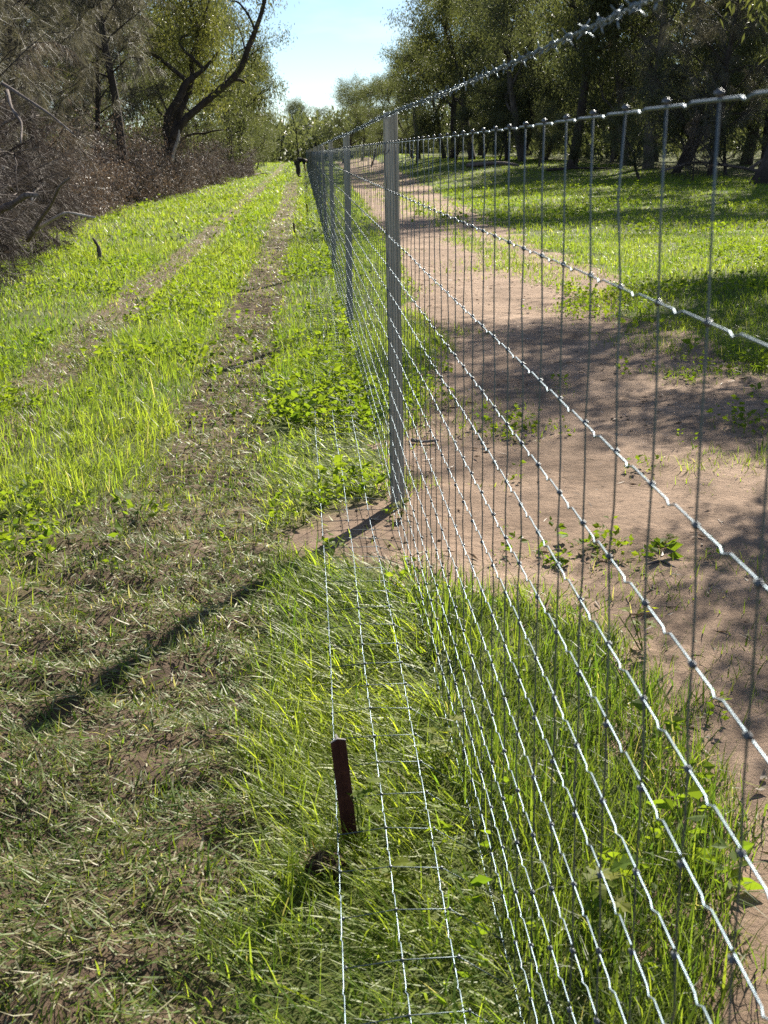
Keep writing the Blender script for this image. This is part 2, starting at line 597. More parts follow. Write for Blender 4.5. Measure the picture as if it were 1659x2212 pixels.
def rut_sheet(name, xs, ys, mask, lug, label):
    def z(x, y):
        m = mask(x, y)
        zz = ground_z(x, y) + 0.016 * (m - 0.35)
        side = np.sign(np.sin(0.3 + 0 * x) * (x - xs.mean()))
        ph = (y + 0.35 * np.abs(x - xs.mean()) + 0.035 * (x > xs.mean())) / 0.115
        tread = np.clip(np.sin(ph * 2 * math.pi) * 1.6, -1, 1)
        zz = zz + lug * tread * smooth(0.4, 0.8, m) * smooth(-0.3, 0.25, fbm(x, y, 0.8, 66)) * (1 - smooth(22, 34, y))
        return zz + 0.006 * fbm(x, y, 0.07, 67, 2)
    v, f = sheet(xs, ys, z, keep=lambda x, y: mask(x, y) > 0.02)
    o = link(name, mesh_data(name, v, f, M['rut'], None, True))
    return tag(o, label, 'wheel rut', kind='structure')


rut_sheet('wheel_rut', np.arange(-0.95, -0.05, 0.03), np.concatenate([np.arange(4.6, 20, 0.022), growing(20, 120, 0.05, 1.03)]),
          lambda x, y: rut_right(x, y) * smooth(4.6, 6.2, y) * (1 - smooth(60, 95, y)), 0.018, 'brown wheel rut with tyre lug prints beside the fence')
rut_sheet('wheel_rut', np.arange(-2.6, -1.2, 0.05), np.concatenate([np.arange(3, 20, 0.05), growing(20, 120, 0.06, 1.03)]),
          lambda x, y: rut_left(x, y) * (1 - smooth(50, 80, y)), 0.004, 'fainter wheel rut nearer the brush piles, half overgrown')

# ------------------------------------------------------------------ the fence
WIRE_Z = [1.49, 1.315, 1.14, 1.015, 0.915, 0.815, 0.715, 0.615, 0.515, 0.415, 0.315, 0.215, 0.115, 0.022]
APRON_X = [0.228, 0.128, 0.028]
STAY = 0.15
STAY0 = 1.0275
K_FIRST, K_LAST = -5, 800
POST_Y = [5.24, 10.85, 16.35, 22.2] + [22.2 + 5.7 * i for i in range(1, 17)]
BARB_Z = 1.588


def fence_ground(y):
    return g_base(y)


def apron_z(x, y):
    """the apron lies on the flattened grass, on the soil where that is bare"""
    y = np.asarray(y, float)
    lift = 0.085 - 0.06 * np.exp(-((y - 4.95) / 0.6) ** 2) - 0.03 * smooth(6, 9, y)
    return lift * smooth(FX, FX - 0.10, x) + 0.022 * (1 - smooth(FX, FX - 0.10, x)) + 0.008 * vnoise(x * 3, y, 0.5, 71)


fence = empty('wire_fence', (FX, 0, 0))
tag(fence, 'long galvanised hinged netting fence with timber posts and a barbed top wire', 'fence')
FO = np.array([FX, 0.0, 0.0])


def wire_path(zfun, xfun, k0, k1, crimp, seed):
    """points along Y; each 15 cm cell has a tension crimp"""
    r = np.random.default_rng(seed)
    ts = np.array([0.0, 0.46, 0.54, 0.62]) if crimp else np.array([0.0])
    dz = np.array([0.0, 0.0008, -0.0030, -0.0004]) if crimp else np.array([0.0])
    dx = np.array([0.0, 0.0006, -0.0020, -0.0003]) if crimp else np.array([0.0])
    ks = np.arange(k0, k1)
    y = (STAY0 + STAY * (ks[:, None] + ts[None, :] + (r.normal(0, .012, (len(ks), len(ts))) if crimp else 0) * (ts > 0)[None, :])).ravel()
    x = xfun(y) + np.tile(dx, len(ks))
    z = zfun(y) + np.tile(dz, len(ks)) + fence_ground(y)
    x = x + 0.003 * vnoise(y, y * 0 + seed, 0.7, 72)
    z = z + 0.004 * vnoise(y, y * 0 + seed + 50, 1.1, 73)
    return np.stack([x, y, z], -1)


def wire_mesh(i, zfun, xfun, radius):
    mb = MB()
    near = wire_path(zfun, xfun, K_FIRST, 40, True, i)
    mid = wire_path(zfun, xfun, 40, 140, True, i)
    far = wire_path(zfun, xfun, 140, K_LAST, False, i)[::3]
    mid = np.concatenate([near[-1:], mid])
    far = np.concatenate([mid[-1:], far])
    mb.tube(near - FO, radius, 8)
    mb.tube(mid - FO, radius, 5)
    mb.tube(far - FO, radius * 1.15, 4)
    return mb.mesh('horizontal_wire', M['wire'], True)


bulge = [0.0] * 14
for i, z in enumerate(WIRE_Z):
    rad = 0.0014 if i == 0 else 0.00105
    link('horizontal_wire', wire_mesh(i, lambda y, z=z: z + 0 * y, lambda y: FX + 0 * y, rad), fence)
for i, x in enumerate(APRON_X):
    o = link('horizontal_wire', wire_mesh(20 + i, lambda y, x=x: apron_z(x, y), lambda y, x=x: x + 0.012 * vnoise(y, y * 0 + x * 40, 1.6, 74), 0.0012), fence)
    o['label'] = 'apron wire lying on the grass at the foot of the fence'


def stay_points(seed, y0):
    r = np.random.default_rng(seed)
    pts = []
    for i, z in enumerate(WIRE_Z):
        pts.append((0.0, r.normal(0, 0.0035), z))
        if i < len(WIRE_Z) - 1:
            zz = (z + WIRE_Z[i + 1]) / 2
            pts.append((r.normal(0, 0.0015), pts[-1][1] * 0.5 + r.normal(0, 0.003), zz))
    pts[0] = (0, 0, WIRE_Z[0] + 0.004)
    for x in APRON_X:
        pts.append((x - FX, r.normal(0, 0.005), float(apron_z(np.array(x), np.array(y0)))))
    return np.array(pts)


# one knot, shared by all
kb = MB()
kb.tube([(0, 0, -0.0045), (0, 0, -0.003), (0, 0, 0.003), (0, 0, 0.0045)], [0.0022, 0.0036, 0.0036, 0.0022], 7)
kb.tube([(0.0022, -0.0068, 0.0006), (0.0026, 0, 0.0004), (0.0022, 0.0068, -0.0006)], [0.0016, 0.0026, 0.0016], 6)
kb.tube([(-0.0022, -0.0062, -0.0008), (-0.0026, 0, 0), (-0.0022, 0.0062, 0.0008)], [0.0016, 0.0024, 0.0016], 6)
kb.v = [v_ * np.array([0.8, 0.8, 0.75]) for v_ in kb.v]
knot_me = kb.mesh('knot', M['knot'], True)
kv = np.concatenate(kb.v)
kf3, kf4 = [np.concatenate(kb.f[n]) for n in (3, 4)]

variants = []
for s in range(7):
    sp = stay_points(s, 2.5)
    mb = MB()
    mb.tube(sp, 0.00115, 6)
    variants.append((sp, mb.mesh('stay_wire', M['stay'], True)))
bare_sp = stay_points(50, 4.95)
far_mb, knots_mb = MB(), MB()
n_individual, n_knots = 0, 0
for k in range(K_FIRST, K_LAST):
    y = STAY0 + STAY * k
    gz0 = float(fence_ground(y))
    if n_individual < 300:
        if 3.9 < y < 5.9:
            sp = stay_points(100 + k, y)
            me = MB().tube(sp, 0.00115, 6).mesh('stay_wire', M['stay'], True)
        else:
            sp, me = variants[(k * 5 + k // 3) % 7]
        o = link('stay_wire', me, fence, (0, y, gz0))
        n_individual += 1
        if k >= -2 and n_knots + 17 <= 300:
            for p in list(sp[0:27:2]) + list(sp[27:]):
                q = link('knot', knot_me, o, tuple(p))
                if p[0] < -0.05:
                    q.rotation_euler = (0, math.pi / 2, 0)
                n_knots += 1
        elif y < 16:
            for p in list(sp[0:27:2]) + list(sp[27:]):
                knots_mb.add(kv + p + np.array([0, y, gz0]), [kf3, kf4])
    else:
        sp = variants[k % 7][0][::4] if k % 2 else variants[k % 7][0][[0, 26, 29]]
        far_mb.tube(sp[[0, -2, -1]] + np.array([0, y, gz0]), 0.0016, 3, cap=False)
o = far_mb.build('far_stay_wires', M['stay'], fence)
o['kind'] = 'stuff'
o = knots_mb.build('far_knots', M['knot'], fence, smooth_shade=True)
o['kind'] = 'stuff'

# barbed wire: two strands twisted, four-point barbs
ys = np.arange(0.35, 24.0, 0.008)
ysf = np.arange(24.0, 118.0, 0.6)
bmx = MB()


def barb_line(y):
    z = BARB_Z + fence_ground(y) + 0.004 * vnoise(y, y * 0, 1.5, 81)
    for py_ in POST_Y:
        pass
    return np.stack([0.004 * vnoise(y, y * 0 + 9, 1.3, 82) - 0.004, y, z], -1)


for ph in (0, math.pi):
    c = barb_line(ys)
    a = ys / 0.042 * 2 * math.pi + ph
    bmx.tube(c + np.stack([np.cos(a), 0 * a, np.sin(a)], -1) * 0.0017, 0.0011, 5)
bmx.tube(barb_line(ysf), 0.0026, 4)
barbed = bmx.build('barbed_wire', M['wire'], fence, smooth_shade=True)
barbed['label'] = 'twisted two-strand barbed wire along the top'
barb_meshes = []
for s in range(4):
    r = np.random.default_rng(300 + s)
    b = MB()
    th = np.linspace(0, 4 * math.pi, 15)
    b.tube(np.stack([0.0042 * np.cos(th), np.linspace(-0.006, 0.006, 15), 0.0042 * np.sin(th)], -1), 0.0011, 5)
    for q in range(4):
        d = np.array([r.normal(0, .8), (0.35 if q % 2 else -0.35) + r.normal(0, .3), r.normal(0, .8)])
        ang = q * math.pi / 2 + s * 0.6 + r.normal(0, .25)
        d = np.array([math.cos(ang), d[1], math.sin(ang)])
        d /= np.linalg.norm(d)
        b.tube([d * 0.003 + [0, (q - 1.5) * 0.003, 0], d * 0.012, d * 0.0145], [0.0010, 0.0009, 0.0002], 5)
    barb_meshes.append(b.mesh('barb', M['wire'], True))
y, i = 0.5, 0
while y < 24:
    p = barb_line(np.array([y]))[0]
    o = link('barb', barb_meshes[i % 4], barbed, tuple(p))
    o.rotation_euler = (0, (i * 2.4) % 6.28, 0)
    i += 1
    y += 0.085 + 0.015 * math.sin(i * 7.3)


# posts
def post_mesh(seed):
    r = np.random.default_rng(seed)
    # square sawn section with eased edges and a rebate down the road side
    prof = np.array([0.82, 1.0]) * np.array([(-0.026, -0.030), (-0.029, -0.027), (-0.030, 0.027), (-0.027, 0.031), (0.030, 0.031), (0.034, 0.027),
                     (0.034, -0.020), (0.032, -0.023), (0.0145, -0.023), (0.0125, -0.026), (0.012, -0.0295), (0.010, -0.031)])
    zs = np.array([-0.35, 0.0, 0.3, 0.6, 0.9, 1.2, 1.5, 1.618, 1.630])
    bend = np.cumsum(r.normal(0, 0.0012, (len(zs), 2)), axis=0)
    n = len(prof)
    v = []
    for i, z in enumerate(zs):
        k = 0.95 if i == len(zs) - 1 else 1.0
        pr = prof * k + bend[i] + r.normal(0, 0.0005, prof.shape)
        v.append(np.column_stack([pr, np.full(n, z) + (pr[:, 0] * 0.10 if i == len(zs) - 1 else 0)]))
    v = np.concatenate(v)
    mb = MB()
    i0 = np.arange(len(zs) - 1)[:, None] * n + np.arange(n)[None, :]
    j0 = np.arange(len(zs) - 1)[:, None] * n + (np.arange(n)[None, :] + 1) % n
    q = np.stack([i0, i0 + n, j0 + n, j0], -1).reshape(-1, 4)[:, ::-1]
    top = v[-n:].mean(axis=0)
    v = np.concatenate([v, [top]])
    k = np.arange(n)
    cap = np.stack([np.full(n, len(v) - 1), (len(zs) - 1) * n + k, (len(zs) - 1) * n + (k + 1) % n], -1)
    mb.add(v, [q, cap])
    return mb.mesh('fence_post', M['post'])


post_meshes = [post_mesh(400 + i) for i in range(4)]
staple = MB()
th = np.linspace(0, math.pi, 9)
staple.tube(np.stack([-0.004 * np.sin(th) - 0.001, 0.008 * np.cos(th), 0.004 * np.cos(th)], -1), 0.0017, 5)
staple_me = staple.mesh('staple', M['wire'], True)
for i, py_ in enumerate(POST_Y):
    r = np.random.default_rng(500 + i)
    p = link('fence_post', post_meshes[i % 4], fence, (0.030, py_, float(fence_ground(py_)) - 0.02))
    p.rotation_euler = (r.normal(0, 0.008), -0.004 if i == 0 else r.normal(0, 0.008), 0.06 if i == 0 else r.normal(0, 0.06))
    if i == 0:
        p['label'] = 'nearest fence post, weathered grey timber with tie wires'
    if i < 3:
        for z in [BARB_Z + 0.02] + WIRE_Z[0:13:1]:
            link('staple', staple_me, p, (-0.025, r.normal(0, 0.008) - 0.018, z + 0.02))
        t = MB()
        for (z0, z1) in ((1.565, 1.46), (1.49, 1.32), (1.315, 1.14), (1.14, 1.03)):
            zz = np.linspace(z0, z1, 8)
            t.tube(np.stack([-0.028 + 0.003 * np.sin(zz * 30), -0.026 + 0.008 * np.sin((zz - z0) / (z1 - z0) * 5.2), zz + 0.02], -1), 0.0016, 5)
        t.tube([(-0.034, -0.022, 1.48), (-0.03, -0.034, 1.468), (-0.018, -0.036, 1.474), (-0.012, -0.035, 1.486)], 0.0016, 5)
        t.build('tie_wire', M['tie'], p, smooth_shade=True)

# ------------------------------------------------------------------ grass


def blades(pos, ang, lean, curve, L, W, col, k, tipcol=None):
    n = len(pos)
    a = lean.copy()
    x = np.zeros((n, k + 1)); z = np.zeros((n, k + 1))
    for i in range(k):
        aa = lean + curve * (i + 0.5) / k
        x[:, i + 1] = x[:, i] + np.sin(aa) * L / k
        z[:, i + 1] = z[:, i] + np.cos(aa) * L / k
    z = np.maximum(z, 0.003)
    hx, hy = np.cos(ang), np.sin(ang)
    tw = rng.normal(0, 0.5, n)
    sx, sy, sz = -hy * np.cos(tw), hx * np.cos(tw), np.sin(tw) * 0.6
    rows = []
    for i in range(k):
        t = i / k
        w = W * (1 - t ** 1.6) * (0.75 if i == 0 and k > 1 else 1.0) * 0.5
        c = np.stack([pos[:, 0] + hx * x[:, i], pos[:, 1] + hy * x[:, i], pos[:, 2] + z[:, i]], -1)
        off = np.stack([sx * w, sy * w, sz * w], -1)
        rows += [c - off, c + off]
    rows.append(np.stack([pos[:, 0] + hx * x[:, k], pos[:, 1] + hy * x[:, k], pos[:, 2] + z[:, k]], -1))
    V = np.stack(rows, 1)                      # n, 2k+1, 3
    base = np.arange(n)[:, None] * (2 * k + 1)
    quads = np.concatenate([base + np.array([[2 * i, 2 * i + 1, 2 * i + 3, 2 * i + 2]]) for i in range(k - 1)]) if k > 1 else np.zeros((0, 4), int)
    tris = base + np.array([[2 * k - 2, 2 * k - 1, 2 * k]])
    C = np.repeat(col[:, None, :], 2 * k + 1, axis=1)
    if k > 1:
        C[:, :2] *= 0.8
    return V.reshape(-1, 3), [quads, tris], C.reshape(-1, 3)


def pick(a, b, n):
    return a + (b - a) * rng.random(n)


def lerp(a, b, t):
    return np.asarray(a)[None, :] * (1 - t[:, None]) + np.asarray(b)[None, :] * t[:, None]


lush_mb, flat_mb = MB(), MB()
RINGS = [(1.1, 3.2, 8600, 3, 0.0040), (3.2, 6.0, 5600, 3, 0.0047), (6.0, 11.0, 2300, 2, 0.0068), (11.0, 22.0, 900, 2, 0.0115),
         (22.0, 48.0, 210, 1, 0.026), (48.0, 95.0, 55, 1, 0.055), (95.0, 190.0, 9, 1, 0.13)]
for (y0, y1, dens, k, w) in RINGS:
    m = 0.7
    xl, xr = -0.245 * y1 - 0.45 - m, 0.375 * y1 + 0.35 + m
    n = int((y1 - y0) * (xr - xl) * dens)
    X, Y = pick(xl, xr, n), pick(y0, y1, n)
    ok = (X > -0.245 * Y - 0.45 - m) & (X < 0.375 * Y + 0.35 + m)
    X, Y = X[ok], Y[ok]
    d = lushness(X, Y)
    big = fbm(X, Y, 1.4, 91, 2)
    clump = smooth(-0.75, 0.35, fbm(X, Y, 0.14 if y1 < 12 else 0.5, 92, 2) + 0.25 * big)
    keep = rng.random(len(X)) < d * (0.35 + 0.65 * clump)
    X, Y, d, big = X[keep], Y[keep], d[keep], big[keep]
    n = len(X)
    Z = ground_z(X, Y)
    ang = rng.random(n) * 2 * math.pi
    lean = np.abs(rng.normal(0.25, 0.22, n))
    curve = np.abs(rng.normal(0.8, 0.65, n))
    L = (0.04 + 0.12 * rng.random(n) ** 1.6) * (1 + 0.4 * big) * (0.45 + 0.55 * d)
    # taller in the strip between the ruts and by the road side of the netting
    tall = smooth(-1.60, -1.45, X) * smooth(-0.70, -0.85, X) * smooth(5.0, 5.8, Y)
    tall2 = smooth(0.32, 0.38, X) * smooth(1.0, 0.8, X) * (1 - smooth(3.7, 4.2, Y))
    L = L * (1 + 0.40 * tall + 0.12 * tall2)
    field = smooth(2.8, 4.0, X)
    L = L * (1 - 0.25 * field) * (1 - 0.35 * smooth(35, 60, Y))
    # under the apron, and the strip left of it, the grass lies combed away from the netting
    comb = smooth(-0.55, -0.15, X) * smooth(0.36, 0.30, X) * (1 - smooth(7.0, 9.5, Y))
    comb = comb * (0.35 + 0.65 * smooth(-0.25, 0.1, X))
    sel = rng.random(n) < comb * 0.85
    ang = np.where(sel, math.pi + 0.15 + rng.normal(0, 0.65, n) + 0.5 * fbm(X, Y, 0.3, 98, 2), ang)
    lean = np.where(sel, pick(0.4, 1.2, n), lean)
    curve = np.where(sel, pick(0.2, 0.6, n), curve)
    L = np.where(sel, L * 0.95, L)
    far = smooth(15, 60, Y)
    t = np.clip(0.5 + 0.45 * fbm(X, Y, 0.8, 93, 2) + rng.normal(0, 0.22, n), 0, 1)
    col = lerp((0.062, 0.115, 0.020), (0.185, 0.228, 0.032), t)
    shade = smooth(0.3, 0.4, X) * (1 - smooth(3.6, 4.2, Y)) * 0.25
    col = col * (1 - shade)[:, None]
    dry = rng.random(n) < (0.02 + 0.06 * (1 - d))
    col[dry] = lerp((0.22, 0.20, 0.09), (0.30, 0.28, 0.15), rng.random(int(dry.sum())))
    W = w * (0.5 + 1.3 * rng.random(n) ** 2)
    W = np.where(sel, W * 1.15, W)
    Z = Z + np.where(sel, rng.random(n) * 0.025, 0)
    col = np.where(sel[:, None] & ~dry[:, None], np.minimum(col * np.array([1.5, 1.4, 1.1]), 0.4), col)
    far_l = 1 + 0.25 * far + 0.4 * smooth(105, 130, Y)
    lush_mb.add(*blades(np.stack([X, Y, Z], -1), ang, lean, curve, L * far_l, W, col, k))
grass = lush_mb.build('grass', M['grass'])
tag(grass, 'bright green winter grass growing over the clearing on both sides of the fence', 'grass', kind='stuff')

# crushed grass: flattened, torn, olive to straw
for (y0, y1, dens, k, w) in [(1.1, 3.2, 11000, 2, 0.0046), (3.2, 6.2, 7500, 2, 0.0054), (6.2, 12, 3600, 1, 0.0090), (12, 30, 620, 1, 0.018), (30, 80, 70, 1, 0.045)]:
    xl, xr = max(-0.245 * y1 - 1.0, -2.5), 0.45 if y1 < 7 else 0.15
    n = int((y1 - y0) * (xr - xl) * dens)
    X, Y = pick(xl, xr, n), pick(y0, y1, n)
    zone = np.maximum.reduce([rut_right(X, Y) * smooth(4.5, 6.0, Y) * (1.0 - 0.45 * smooth(0.0, 0.5, fbm(X, Y, 0.9, 99, 2))), rut_left(X, Y) * 0.8,
                              smooth(0.0, -0.30, X + 0.10 * fbm(X, Y, 0.35, 55)) * smooth(-1.1, -0.8, X + 0.1 * fbm(X, Y, 0.4, 94)) * (1 - smooth(4.6, 6.0, Y)),
                              smooth(-0.8, -1.0, X) * (1 - smooth(4.8, 5.6, Y)) * 0.30,
                              smooth(-0.35, -0.1, X) * (1 - smooth(4.2, 4.8, Y)) * 0.16])
    zone = zone * smooth(-0.62, 0.05, fbm(X, Y, 0.22, 95, 2) + 0.25)
    keep = rng.random(n) < zone
    X, Y = X[keep], Y[keep]
    n = len(X)
    Z = ground_z(X, Y) + rng.random(n) ** 2 * 0.022
    # whorls: neighbours lie in the same direction, mostly across the track
    swirl = 2.8 * fbm(X, Y, 0.22, 96, 2)
    ang = np.where(rng.random(n) < 0.6, math.pi, 0.0) + swirl + rng.normal(0, 0.75, n)
    lean = np.where(rng.random(n) < 0.25, pick(0.5, 1.1, n), pick(1.0, 1.56, n))
    curve = rng.normal(0.15, 0.55, n)
    L = 0.018 + 0.055 * rng.random(n) ** 1.4
    t = np.clip(0.45 + 0.55 * fbm(X, Y, 0.4, 97, 2) + rng.normal(0, 0.25, n), 0, 1)
    col = lerp((0.060, 0.078, 0.020), (0.22, 0.205, 0.075), t)
    green = rng.random(n) < 0.58 + 0.22 * smooth(-0.5, -0.1, X) * (Y < 6) + 0.12 * (Y > 5.5)
    col[green] = lerp((0.05, 0.105, 0.012), (0.14, 0.19, 0.02), rng.random(int(green.sum())))
    pale = rng.random(n) < 0.15
    col[pale] = (0.36, 0.34, 0.22)
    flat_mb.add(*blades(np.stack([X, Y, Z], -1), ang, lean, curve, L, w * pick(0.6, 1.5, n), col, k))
flat = flat_mb.build('flattened_grass', M['crushed'])
tag(flat, 'olive brown crushed grass lying flat where wheels and boots have gone', 'grass', kind='stuff')

# ------------------------------------------------------------------ trees


def wander(r, p, d, L, n, wob, up=0.0):
    """polyline starting at p heading d"""
    pts = [np.array(p, float)]
    d = np.array(d, float)
    d /= np.linalg.norm(d)
    for i in range(n):
        d = d + r.normal(0, wob, 3) + np.array([0, 0, up])
        d /= np.linalg.norm(d)
        pts.append(pts[-1] + d * L / n)
    return np.array(pts), d


def around(r, d, ang):
    """direction tilted from d by about ang"""
    d = np.asarray(d, float) / np.linalg.norm(d)
    q = r.normal(0, 1, 3)
    q -= d * (q @ d)
    q /= np.linalg.norm(q)
    return d * math.cos(ang) + q * math.sin(ang)


def leaf_cards(pos, axis, L, W, col, bend=0.25):
    """narrow four-cornered leaves, folded a little along the middle"""
    n = len(pos)
    axis = axis / (np.linalg.norm(axis, axis=1)[:, None] + 1e-9)
    q = rng.normal(0, 1, (n, 3))
    side = np.cross(axis, q)
    side /= np.linalg.norm(side, axis=1)[:, None] + 1e-9
    nor = np.cross(axis, side)
    L, W = L[:, None], W[:, None]
    mid = pos + axis * L * 0.45
    v = np.stack([pos, mid + side * W * 0.5 + nor * W * bend, pos + axis * L, mid - side * W * 0.5 + nor * W * bend], 1)
    b = np.arange(n)[:, None] * 4
    f = np.concatenate([b + np.array([[0, 1, 2]]), b + np.array([[0, 2, 3]])])
    return v.reshape(-1, 3), f, np.repeat(col[:, None, :], 4, axis=1).reshape(-1, 3)


def needle_cards(pos, axis, L, W, col):
    """one long thin triangle for each drooping branchlet"""
    n = len(pos)
    axis = axis / (np.linalg.norm(axis, axis=1)[:, None] + 1e-9)
    side = np.cross(axis, rng.normal(0, 1, (n, 3)))
    side /= np.linalg.norm(side, axis=1)[:, None] + 1e-9
    W = W[:, None] * 0.5
    v = np.stack([pos - side * W, pos + side * W, pos + axis * L[:, None]], 1)
    f = np.arange(3 * n).reshape(-1, 3)
    return v.reshape(-1, 3), f, np.repeat(col[:, None, :], 3, axis=1).reshape(-1, 3)


def hang_leaves(mb, r, tips, per, spread, L, W, tones, droop=0.8):
    """leaves of a gum in hanging bunches at the twig ends"""
    tips = np.asarray(tips)
    n = len(tips) * per
    c = np.repeat(tips, per, axis=0)
    off = r.normal(0, 1, (n, 3)) * spread * np.array([1, 1, 0.75])
    pos = c + off - np.array([0, 0, spread * 0.5])
    axis = r.normal(0, 0.55, (n, 3)) + np.array([0, 0, -droop])
    tone = np.repeat(r.random(len(tips)), per) * 0.6 + r.random(n) * 0.4
    col = np.asarray(tones[0])[None] * (1 - tone[:, None]) + np.asarray(tones[1])[None] * tone[:, None]
    mb.add(*leaf_cards(pos, axis, L * (0.6 + 0.8 * r.random(n)), W * (0.6 + 0.8 * r.random(n)), col))


OLIVE = ((0.044, 0.0528, 0.0272), (0.1, 0.1024, 0.0448))
GREYGREEN = ((0.0496, 0.0592, 0.0368), (0.104, 0.1088, 0.0656))


def gum_skeleton(seed, H, fork=0.30, limbs=4, spread=0.75, radius=0.017):
    """leaning trunk that carries on as a leader; limbs leave it one by one, some of them bare"""
    r = np.random.default_rng(seed)
    wood, tips = MB(), []
    trunk, d = wander(r, (0, 0, -0.3), (r.normal(0, .16), r.normal(0, .16), 1), H * 0.72 + 0.3, 12, 0.11, 0.045)
    R0 = radius * H
    wood.tube(trunk, R0 * np.array([1.3, 1.05, 0.98, 0.92, 0.86, 0.8, 0.72, 0.62, 0.52, 0.42, 0.33, 0.25, 0.18]), 10)
    n_l = limbs + 3
    for i in range(n_l):
        f = fork + (0.97 - fork) * (i + r.random() * 0.8) / n_l
        k = min(int(f * 12), 11)
        start = trunk[k] * (1 - (f * 12 - k)) + trunk[k + 1] * (f * 12 - k)
        az = i * 2.4 + r.normal(0, 0.5)
        tilt = min(1.35, spread * (0.75 + 0.8 * r.random()) * (1.15 - 0.5 * f))
        dd = np.array([math.cos(az) * math.sin(tilt), math.sin(az) * math.sin(tilt), math.cos(tilt)])
        L = H * (0.20 + 0.26 * r.random()) * (1.15 - 0.5 * f)
        l1, d1 = wander(r, start, dd, L, 8, 0.20, 0.06)
        ra = R0 * (0.62 - 0.35 * f) * r.uniform(0.75, 1.1)
        wood.tube(l1, np.linspace(ra, ra * 0.3, 9), 7)
        if r.random() < 0.10:
            continue                                  # a dead limb
        for j in range(6):
            q = 2 + j
            d2 = around(r, l1[q] - l1[q - 1], 0.4 + 0.7 * r.random())
            l2, e2 = wander(r, l1[q], d2, H * (0.07 + 0.11 * r.random()), 5, 0.22, 0.07)
            wood.tube(l2, np.linspace(ra * 0.36, ra * 0.12, 6), 5)
            for m in range(5):
                d3 = around(r, l2[1 + m] - l2[m], 0.4 + 0.8 * r.random())
                l3, e3 = wander(r, l2[1 + m], d3, H * (0.035 + 0.045 * r.random()), 3, 0.25, -0.05)
                wood.tube(l3, np.linspace(ra * 0.10, ra * 0.03, 4), 3, cap=False)
                if r.random() < 0.86:
                    tips += [l3[-1]]
            tips.append(l2[-1])
        tips.append(l1[-1])
    return r, wood, tips


def gum_tree(seed, H, tones, per=72, **kw):
    r, wood, tips = gum_skeleton(seed, H, **kw)
    leaves = MB()
    hang_leaves(leaves, r, tips, per, 0.027 * H, 0.150, 0.042, tones)
    return wood, leaves


def sheoak_tree(seed, H, tones, branches=46, needles=84, low=0.10, spread=1.0):
    r = np.random.default_rng(seed)
    wood, leaf = MB(), MB()
    trunk, d = wander(r, (0, 0, -0.3), (r.normal(0, .05), r.normal(0, .05), 1), H + 0.3, 14, 0.035, 0.03)
    R0 = 0.0085 * H + 0.02
    wood.tube(trunk, np.linspace(R0 * 1.2, R0 * 0.12, 15), 9)
    P, A = [], []
    for i in range(branches):
        t = low + (0.97 - low) * (i + r.random()) / branches
        f = t * 14
        a = trunk[int(f)] * (1 - f % 1) + trunk[min(int(f) + 1, 14)] * (f % 1)
        az = i * 2.4 + r.normal(0, .4)
        tilt = 0.65 + 0.45 * r.random()
        dd = np.array([math.cos(az) * math.sin(tilt), math.sin(az) * math.sin(tilt), math.cos(tilt)])
        L = H * spread * (0.30 * (1 - t) ** 0.7 + 0.07) * (0.7 + 0.5 * r.random())
        l1, e1 = wander(r, a, dd, L, 6, 0.12, -0.02)
        wood.tube(l1, np.linspace(R0 * 0.30, R0 * 0.05, 7), 5, cap=False)
        for j in range(9):
            s = r.uniform(1.2, 6)
            b = l1[int(min(s, 5))] * (1 - s % 1) + l1[min(int(s) + 1, 6)] * (s % 1)
            d2 = around(r, l1[-1] - l1[0], 0.8)
            l2, e2 = wander(r, b, d2, 0.35 + 0.06 * H * r.random(), 4, 0.22, -0.10)
            wood.tube(l2, np.linspace(R0 * 0.07, R0 * 0.02, 5), 3, cap=False)
            k = r.integers(1, 5, needles)
            fr = r.random(needles)[:, None]
            P.append(l2[k - 1] * (1 - fr) + l2[k] * fr)
            A.append(e2[None] * 0.7 + r.normal(0, 0.45, (needles, 3)) + np.array([0, 0, -0.75]))
    P, A = np.concatenate(P), np.concatenate(A)
    n = len(P)
    tone = np.clip(r.random(n) * 0.5 + 0.25 + 0.3 * r.normal(0, 1, n) * 0.3, 0, 1)
    col = np.asarray(tones[0])[None] * (1 - tone[:, None]) + np.asarray(tones[1])[None] * tone[:, None]
    leaf.add(*needle_cards(P, A, 0.26 + 0.32 * r.random(n), np.full(n, 0.0088), col))
    return wood, leaf


SHEOAK = ((0.06, 0.06, 0.048), (0.14, 0.136, 0.112))
BROWNOAK = ((0.052, 0.0432, 0.04), (0.124, 0.104, 0.096))
KINDS = {}
for name, args, bark, leafm in (
        ('gum_a', dict(seed=11, H=10, tones=OLIVE), 'dark_bark', 'gum_leaf'),
        ('gum_b', dict(seed=12, H=10, tones=GREYGREEN, fork=0.22, limbs=5, spread=0.6), 'grey_bark', 'gum_leaf'),
        ('gum_c', dict(seed=13, H=10, tones=OLIVE, fork=0.38, limbs=4, spread=0.9), 'dark_bark', 'gum_leaf'),
        ('gum_d', dict(seed=14, H=10, tones=GREYGREEN, fork=0.12, limbs=6, spread=0.85, per=80), 'dark_bark', 'gum_leaf'),
        ('gum_e', dict(seed=15, H=10, tones=OLIVE, fork=0.45, limbs=3, spread=0.7), 'grey_bark', 'gum_leaf')):
    w_, l_ = gum_tree(**args)
    KINDS[name] = (w_.mesh('trunk', M[bark], True), l_.mesh('crown', M[leafm]))
